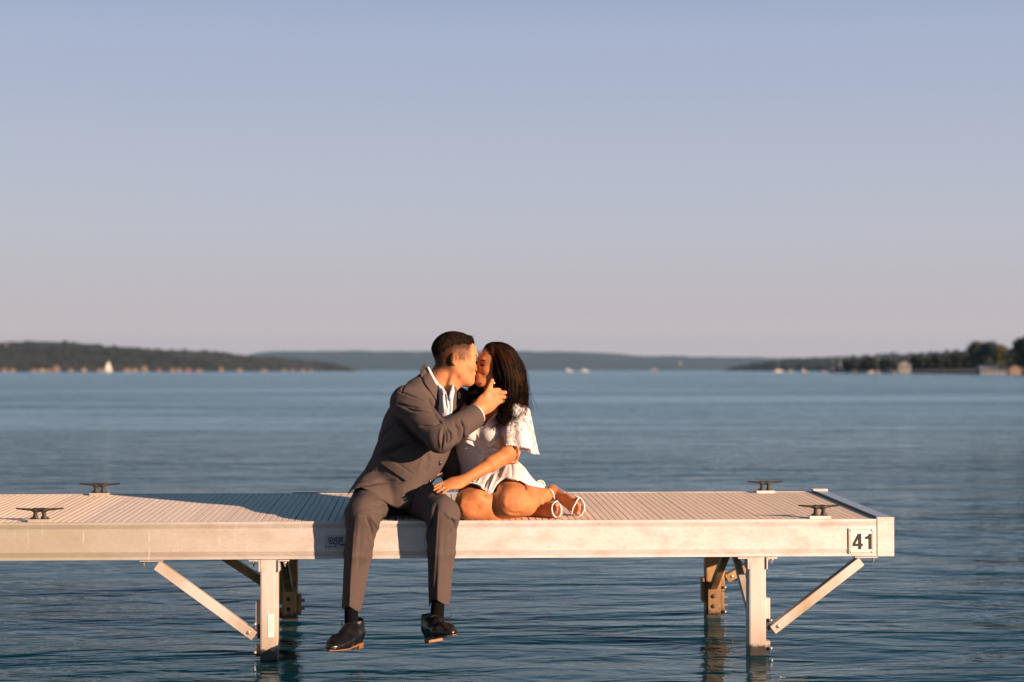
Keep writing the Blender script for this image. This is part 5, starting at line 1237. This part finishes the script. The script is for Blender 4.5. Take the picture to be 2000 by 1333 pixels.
df = [([(931,846),(936,856),(946,866),(962,874),(982,882)], .005, 1.6), ([(929,850),(938,864),(955,874)], -.005, 1.6), ([(905,861),(922,868),(944,882)], .006, 2.2), ([(903,867),(922,875),(940,886)], -.007, 2.0),
 ([(900,858),(915,861),(930,866)], -.005, 1.8), ([(915,872),(935,884),(950,890)], .005, 2), ([(945,834),(955,824),(969,809)], .0035, 1.8), ([(955,895),(930,915),(905,930)], -.004, 3), ([(962,898),(945,915),(925,932)], .004, 3),
 ([(893,935),(915,925),(940,905)], .003, 3), ([(1010,910),(1020,925),(1024,938)], -.004, 2.5), ([(990,905),(985,920),(978,935)], .004, 3), ([(998,903),(1000,920),(1000,933)], -.004, 2.5), ([(960,925),(950,940),(944,955)], -.006, 2.4), ([(968,925),(962,940),(954,960)], .006, 2.4), ([(938,935),(932,944)], .004, 2), ([(1025,925),(1038,938),(1052,948)], -.004, 2),
 ([(900,935),(905,942),(904,946)], -.004, 1.6), ([(915,930),(921,938),(922,943)], -.004, 1.6), ([(975,860),(968,868),(955,880)], -.004, 2)]
folds(dme, df); dr = link('dress', dme, LACE_D, woman, True); DB = bvh(dme)
def trim_line(pts, tree, name, par, r=.0036, step=3.2, tw=.0022):
    P_ = []; Ls = [0]
    for a, b in zip(pts[:-1], pts[1:]): Ls.append(Ls[-1]+math.dist(a[:2],b[:2]))
    k = 0.0; XY = []; YY = []
    while k <= Ls[-1]:
        j = min(max(i for i in range(len(Ls)) if Ls[i] <= k), len(pts)-2); t_ = (k-Ls[j])/(Ls[j+1]-Ls[j]); px_ = pts[j][0]+(pts[j+1][0]-pts[j][0])*t_; py_ = pts[j][1]+(pts[j+1][1]-pts[j][1])*t_
        ys = [h[0].y for dy_ in (2,3.5,5) for h in [tree.ray_cast(CAM, (P(px_,py_-dy_,0)-CAM).normalized())] if h[0] is not None]
        XY.append((px_,py_)); YY.append(float(np.median(ys)) if ys else np.nan); k += step
    YY = np.array(YY); ii = np.arange(len(YY)); ok_ = ~np.isnan(YY); YY = np.interp(ii, ii[ok_], YY[ok_]); pad = np.pad(YY, 4, mode='edge')
    YY = np.array([np.median(pad[i:i+9]) for i in range(len(YY))]); pad = np.pad(YY, 2, mode='edge'); YY = np.array([pad[i:i+5].mean() for i in range(len(YY))])
    P_ = [P(x_, y_, Y_-.001) for (x_, y_), Y_ in zip(XY, YY)]
    m = MB().tube(P_, tw, 5)
    for i, p in enumerate(P_): m.ball(p+Vector((random.uniform(-.001,.001),-.001,random.uniform(-.002,.001))), r*random.uniform(.8,1.15), 7, 5)
    return m.build(name, TRIM, par, True)
trim_line([(902,948),(908,946),(921,944),(931,946.5),(938,951),(946,958),(952,962),(957,964.5),(961,962),(965,954),(970,946),(976,940),(981,936),(986,933),(994,935.5),(1004,937),(1015,938.5),(1024,943),(1030,947),(1046,951)], DB, 'scalloped_hem', dr, .0030, 2.5)
rf = MB()   # ruffled corner of the skirt behind the left calf
for k in range(9):
    a = k/8*math.pi*1.25-.5; rf.ball(P(1055+8.5*math.cos(a), 948-8.5*math.sin(a), .40), .0052, 7, 5)
rf.ball(P(1055,949,.405), .018, 10, 8, (1,.5,1)); rf.ball(P(1046,951,.40), .014, 8, 6, (1.2,.6,.8)); rf.build('hem_ruffle', TRIM, dr, True)
kn = MB(); c_ = P(955,889,.22); kn.ball(c_, .014, 10, 8, (1.1,.7,.9)); kn.ball(c_+Vector((.02,.0,.008)), .013, 10, 8, (1.3,.6,.7)); kn.ball(c_+Vector((-.013,-.001,-.014)), .014, 10, 8, (.9,.6,1.2)); kn.ball(c_+Vector((.006,.0,-.018)), .010, 10, 8, (.9,.6,1.2))
kn.build('waist_knot', LACE_D, dr, True)
# flutter sleeve of open lace
NU, NV = 96, 40; Vv = []; hemL = []
c0, c1 = P(1003,783,.205), P(1012,872,.165)
for j in range(NV+1):
    v = j/NV
    for i in range(NU):
        u = 2*math.pi*i/NU; cx, sy_ = math.cos(u), math.sin(u)
        rr = .020+.048*min(1, v*5)**.6+.013*v**1.1; rx = rr*1.0; ry = rr*.95
        ruf = v**1.6*(.0065*math.sin(5*u+.6)+.004*math.sin(9*u+2))
        dz = v**1.5*(-.030*(.5+.5*cx)**1.0+.020*(.5-.5*sy_)*(cx < .6))
        C_ = c0.lerp(c1, v); Vv.append((C_.x+(rx+ruf)*cx+.004*v*v*(cx > 0)*cx, C_.y+(ry+ruf)*sy_, C_.z+dz+.012*(1-v)*(1-abs(cx))))
F = [(j*NU+i, j*NU+(i+1)%NU, (j+1)*NU+(i+1)%NU, (j+1)*NU+i) for j in range(NV) for i in range(NU)]
slv = link('flutter_sleeve', mesh_np('flutter_sleeve', Vv, np.array(F)), LACE_S, woman, True)
hm = [Vector(Vv[NV*NU+i]) for i in range(NU)]; tm = MB().tube(hm+[hm[0]], .0016, 5)
for i in range(0, NU, 2): tm.ball(hm[i]-Vector((0,0,.0035)), .0034, 7, 5)
tm.build('pom_pom_trim', TRIM, slv, True)
# ---------------- hair
HEADW = head_ops(M_W, O_W, K_W, True)
def hair_w(p):
    l = local(M_W, O_W, K_W, p); X_, Y_, Z_ = l.T; d = HEADW.ev(p)
    front = .052+.0*Z_-.10*np.clip(-Z_+.01,0,1)-.35*np.clip(np.abs(Y_)-.060,0,1); front = np.where(Z_ > .055, .075, front)
    t_ = np.clip((front-X_)/.018, -.4, 1); th = .007*t_; return np.where(Z_ > -.11, d-th, .03)
Hh = Shape(); Hh.u(Fn(hair_w), 0)
Hh.u(Cone(P(984,716,.275), P(995,748,.265), .062, .060), .02); Hh.u(Cone(P(995,748,.265), P(1000,778,.25), .058, .038), .02); Hh.u(Cone(P(1001,778,.235), P(997,815,.150), .032, .020), .02)
Hh.u(Cone(P(975,750,.20), P(985,775,.20), .020, .022), .015)
Hh.u(Cone(P(948,735,.34), P(934,762,.31), .032, .042), .02); Hh.u(Cone(P(932,764,.31), P(916,784,.27), .040, .022), .015)
Hh.c(Prism([(925,712),(938,706),(944,695),(949,687),(956,688),(960,700),(963,715),(966,735),(967,752),(950,756),(940,752),(925,752)], -.3, .27), .004)
Hh.disp = lambda p: .0022*wave3(p*np.array([1,1,.25]), .014, 41, 2)
lo, hi = bounds([P(900,835,.10), P(1040,660,.42), P(900,660,.42), P(1040,835,.10)], .02)
wh = link('hair', relax(Hh.mesh(lo, hi, .0032, 'hair'), 1), WH, woman, True)
rg2 = np.random.default_rng(77)
def ribbon(A, B_, n, bulge, K=18, wave_=.004, jit=.004, endjit=.010, smax_=1.0, tail=(.74,1.03)):
    A = np.array([tuple(P(*a)) for a in A]); B_ = np.array([tuple(P(*b)) for b in B_]); tA = np.linspace(0,1,len(A)); out = []
    for i in range(n):
        s = rg2.uniform(0,1); L_ = rg2.uniform(*tail); t = np.clip(np.linspace(0, L_, K), 0, 1); ex = np.clip(np.linspace(0,L_,K)-1, 0, 1)
        a = np.stack([np.interp(t, tA, A[:,k]) for k in range(3)], 1); b = np.stack([np.interp(t, tA, B_[:,k]) for k in range(3)], 1)
        # smooth the guide
        p = a*(1-s)+b*s; 
        for _ in range(2): p[1:-1] = (p[:-2]+2*p[1:-1]+p[2:])/4
        bl = np.interp(t, np.linspace(0,1,len(bulge)), bulge); p[:,1] -= bl*math.sin(math.pi*min(1,s*smax_))
        ph = s*6+rg2.uniform(-.25,.25); wv_ = wave_*np.interp(t,[0,.45,.75,1],[.05,.4,1.7,2.6]); p[:,0] += wv_*np.sin(t*15+ph)+ex*rg2.uniform(-.02,.05); p[:,1] += wv_*np.cos(t*9+ph)
        p += rg2.normal(size=3)*jit*.5+rg2.normal(size=3)[None]*endjit*t[:,None]**3; p[:,2] -= ex*.04; out.append(p)
    return out
pa = []
cA = [(954,680,.240),(959,694,.205),(963,715,.190),(966,738,.188),(972,760,.195),(980,785,.185),(984,808,.150),(984,826,.130)]
cB = [(968,673,.30),(1000,681,.31),(1019,708,.30),(1026,742,.285),(1025,766,.26),(1017,788,.225),(1010,806,.17),(1009,826,.14)]
pa += ribbon([(952,677,.27),(958,688,.235),(963,712,.205)]+cA[3:], cB, 1700, [.03,.085,.095,.085,.06,.03,.02,.015], jit=.005, wave_=.0065, endjit=.014)
pa += ribbon([(955,678,.25),(945,684,.28),(938,696,.30),(936,708,.315),(936,722,.33),(936,745,.33),(920,768,.29),(902,792,.26)], [(962,675,.28),(955,680,.31),(948,694,.33),(944,708,.34),(946,725,.345),(950,748,.31),(946,772,.26),(940,790,.25)], 700, [.01]*3, wave_=.007, endjit=.022)
pa += ribbon([(951,677,.28),(965,674,.27),(985,677,.27),(1005,688,.28),(1020,712,.29),(1026,742,.285),(1025,766,.26),(1017,790,.22),(1010,812,.17)], [(954,679,.25),(966,681,.21),(980,692,.18),(992,712,.175),(1000,735,.18),(1003,760,.18),(1000,785,.17),(996,812,.145),(997,830,.13)], 2200, [.0,.02,.03,.02,.01], jit=.004, wave_=.0075, endjit=.026)
pa += ribbon([(954,676,.30),(975,675,.33),(1003,684,.35),(1023,712,.34),(1028,742,.31),(1026,765,.27),(1018,785,.23)], [(958,676,.27),(978,677,.27),(1003,687,.27),(1019,712,.25),(1023,742,.24),(1021,765,.22),(1015,785,.20)], 700, [.0,.01,.01], jit=.003, wave_=.004)
for (bx0, bx1, n_) in ((972,984,50),(983,992,60),(992,1001,60),(1001,1008,50),(1006,1013,40)):
    fx = random.uniform(-8,8)
    pa += ribbon([(bx0+2,772,.19),(bx0,790,.175),(bx0+fx*.4,808,.15),(bx0+fx-3,826,.135),(bx0+fx*1.8-6,836,.13)], [(bx1+2,772,.19),(bx1,790,.175),(bx1+fx*.3,808,.15),(bx1+fx*.6,826,.135),(bx1+fx*1.6+2,838,.13)], n_, [.0]*2, K=14, wave_=.007, endjit=.006, jit=.003)
pa += ribbon([(1022,770,.27),(1018,780,.26),(1012,790,.23),(1014,800,.20)], [(985,770,.20),(990,785,.20),(998,798,.19),(1006,806,.18)], 180, [.02]*3, wave_=.006, K=12, endjit=.02)
pa = [np.array([np.interp(np.linspace(0,1,18), np.linspace(0,1,len(p)), p[:,k]) for k in range(3)]).T for p in pa]
PA = np.array(pa); lift = rg2.uniform(-.0005,.0032,len(PA)).repeat(18); q_ = PA.reshape(-1,3)
for _ in range(3):       # strands lie on the mass of hair, not in it
    d_ = Hh.ev(q_); gr = np.stack([Hh.ev(q_+np.eye(3)[k]*.002)-d_ for k in range(3)], 1); gr /= np.maximum(np.linalg.norm(gr, axis=1), 1e-9)[:,None]
    q_ = q_+gr*np.clip(lift-d_, 0, .05)[:,None]
PA = q_.reshape(PA.shape)
for _ in range(2): PA[:,1:-1] = (PA[:,:-2]+2*PA[:,1:-1]+PA[:,2:])/4
pa = list(PA)
rad = np.interp(np.linspace(0,1,18), [0,.1,.8,1], [.0009,.0011,.0010,.0003])[None,:]*rg2.uniform(.6,1.2,(len(pa),1))
strands(pa, rad, 'strands', WH, wh)
# flyaways over the crown and the lock blown across his shirt
for k in range(9): pass
fl = []
for (x0_,y0_) in ((951,676),(960,673),(968,672)):
    a = rg2.uniform(0,6); fl.append([tuple(P(x0_+k*1.0+3*math.sin(k*.9+a), y0_-2-2.2*math.sin(k*.55), .27)) for k in range(8)])
for (y_, L_) in ((768,26),(772,30),(776,22),(783,28),(788,24),(792,30),(796,22),(800,16)):
    fl.append([tuple(P(930-L_*k/7*1.1, y_+2*math.sin(k*.9+y_)-(k*.4 if y_ < 780 else -k*.3), .24)) for k in range(8)])
strands(fl, [.0008]*len(fl), 'loose_wisps', WH, wh)
GOLD = mat('silver_metal', (.80,.74,.68), .2, .9)
MB().ball(P(965.5,749,.175), .0048, 10, 7).build('earring', GOLD, woman, True)
MB().ball(P(953.5,803,.215), .0035, 8, 6).build('necklace_pendant', GOLD, woman, True)
# ring on her hand
rc = P(866.5,952.2,-.05); rb = MB(); rb.tube([rc+Vector((.0035*math.sin(a)*.3, .0078*math.sin(a), .0078*math.cos(a))) for a in np.linspace(0,2*math.pi,15)], .0010, 5); rb.ball(rc+Vector((0,-.002,.0092)), .0024, 6, 4); rb.build('ring', GOLD, woman, True)
# ---------------- sandals
SAND = mat('white_sandal_leather', (.82,.74,.74), .45)
def strap(pts, r, name='strap', par=None): return MB().tube([P(*p) for p in pts], r, 8).build(name, SAND, par or woman, True)
s_ = Shape(); s_.u(Cone(P(1080,964,.385), P(1134,996,.190), .020, .037, (.45,-.3,-.85), .14, .12), 0)
def sole_mesh(a, b, r0, r1, side, off):
    s = Shape(); o_ = Vector(off); s.u(Cone(Vector(a)+o_, Vector(b)+o_, r0, r1, side, .14, .12), 0); lo, hi = bounds([a,b], .06); return relax(s.mesh(lo, hi, .0026, 'sandal'), 1)
sa_ = link('sandal', sole_mesh(P(1080,962,.365), P(1130,991,.185), .022, .038, (.45,-.3,-.85), (.012,.016,-.002)), SAND, woman, True)
strap([(1117,1007,.19),(1117,1001,.170),(1120,991,.158),(1126,980,.160),(1131,972.5,.175),(1134,973,.19)], .0032, par=sa_)
strap([(1131,972,.185),(1137,977,.175),(1141.5,986,.165),(1141.5,996,.160),(1137,1005,.160),(1131,1009,.165),(1126,1009,.17)], .0028, 'toe_rim', sa_)
strap([(1131,972,.185),(1120,967.5,.215),(1105,961.5,.26),(1092,955,.30),(1084,949.5,.335),(1078,947.5,.36),(1073,949,.375),(1066,956,.375)], .0022, par=sa_)
sb_ = link('sandal', sole_mesh(P(1052,1002,.20), P(1085,998,.075), .021, .036, (.1,-.3,-.9), (.014,.010,-.004)), SAND, woman, True)
strap([(1089,979,.06),(1084,981,.052),(1079,986,.052),(1077.5,994,.055),(1079,1003,.055),(1083,1009,.055),(1087,1011,.055)], .0032, par=sb_)
strap([(1088,979,.062),(1093,985,.050),(1096,993,.046),(1096,1002,.046),(1093,1009,.048),(1087,1012,.052)], .0028, 'toe_rim', sb_)
strap([(1069,957,.30),(1074,956,.262),(1079,960.5,.262),(1082,968,.262),(1083,976,.265),(1082,982,.28)], .0028, par=sa_)
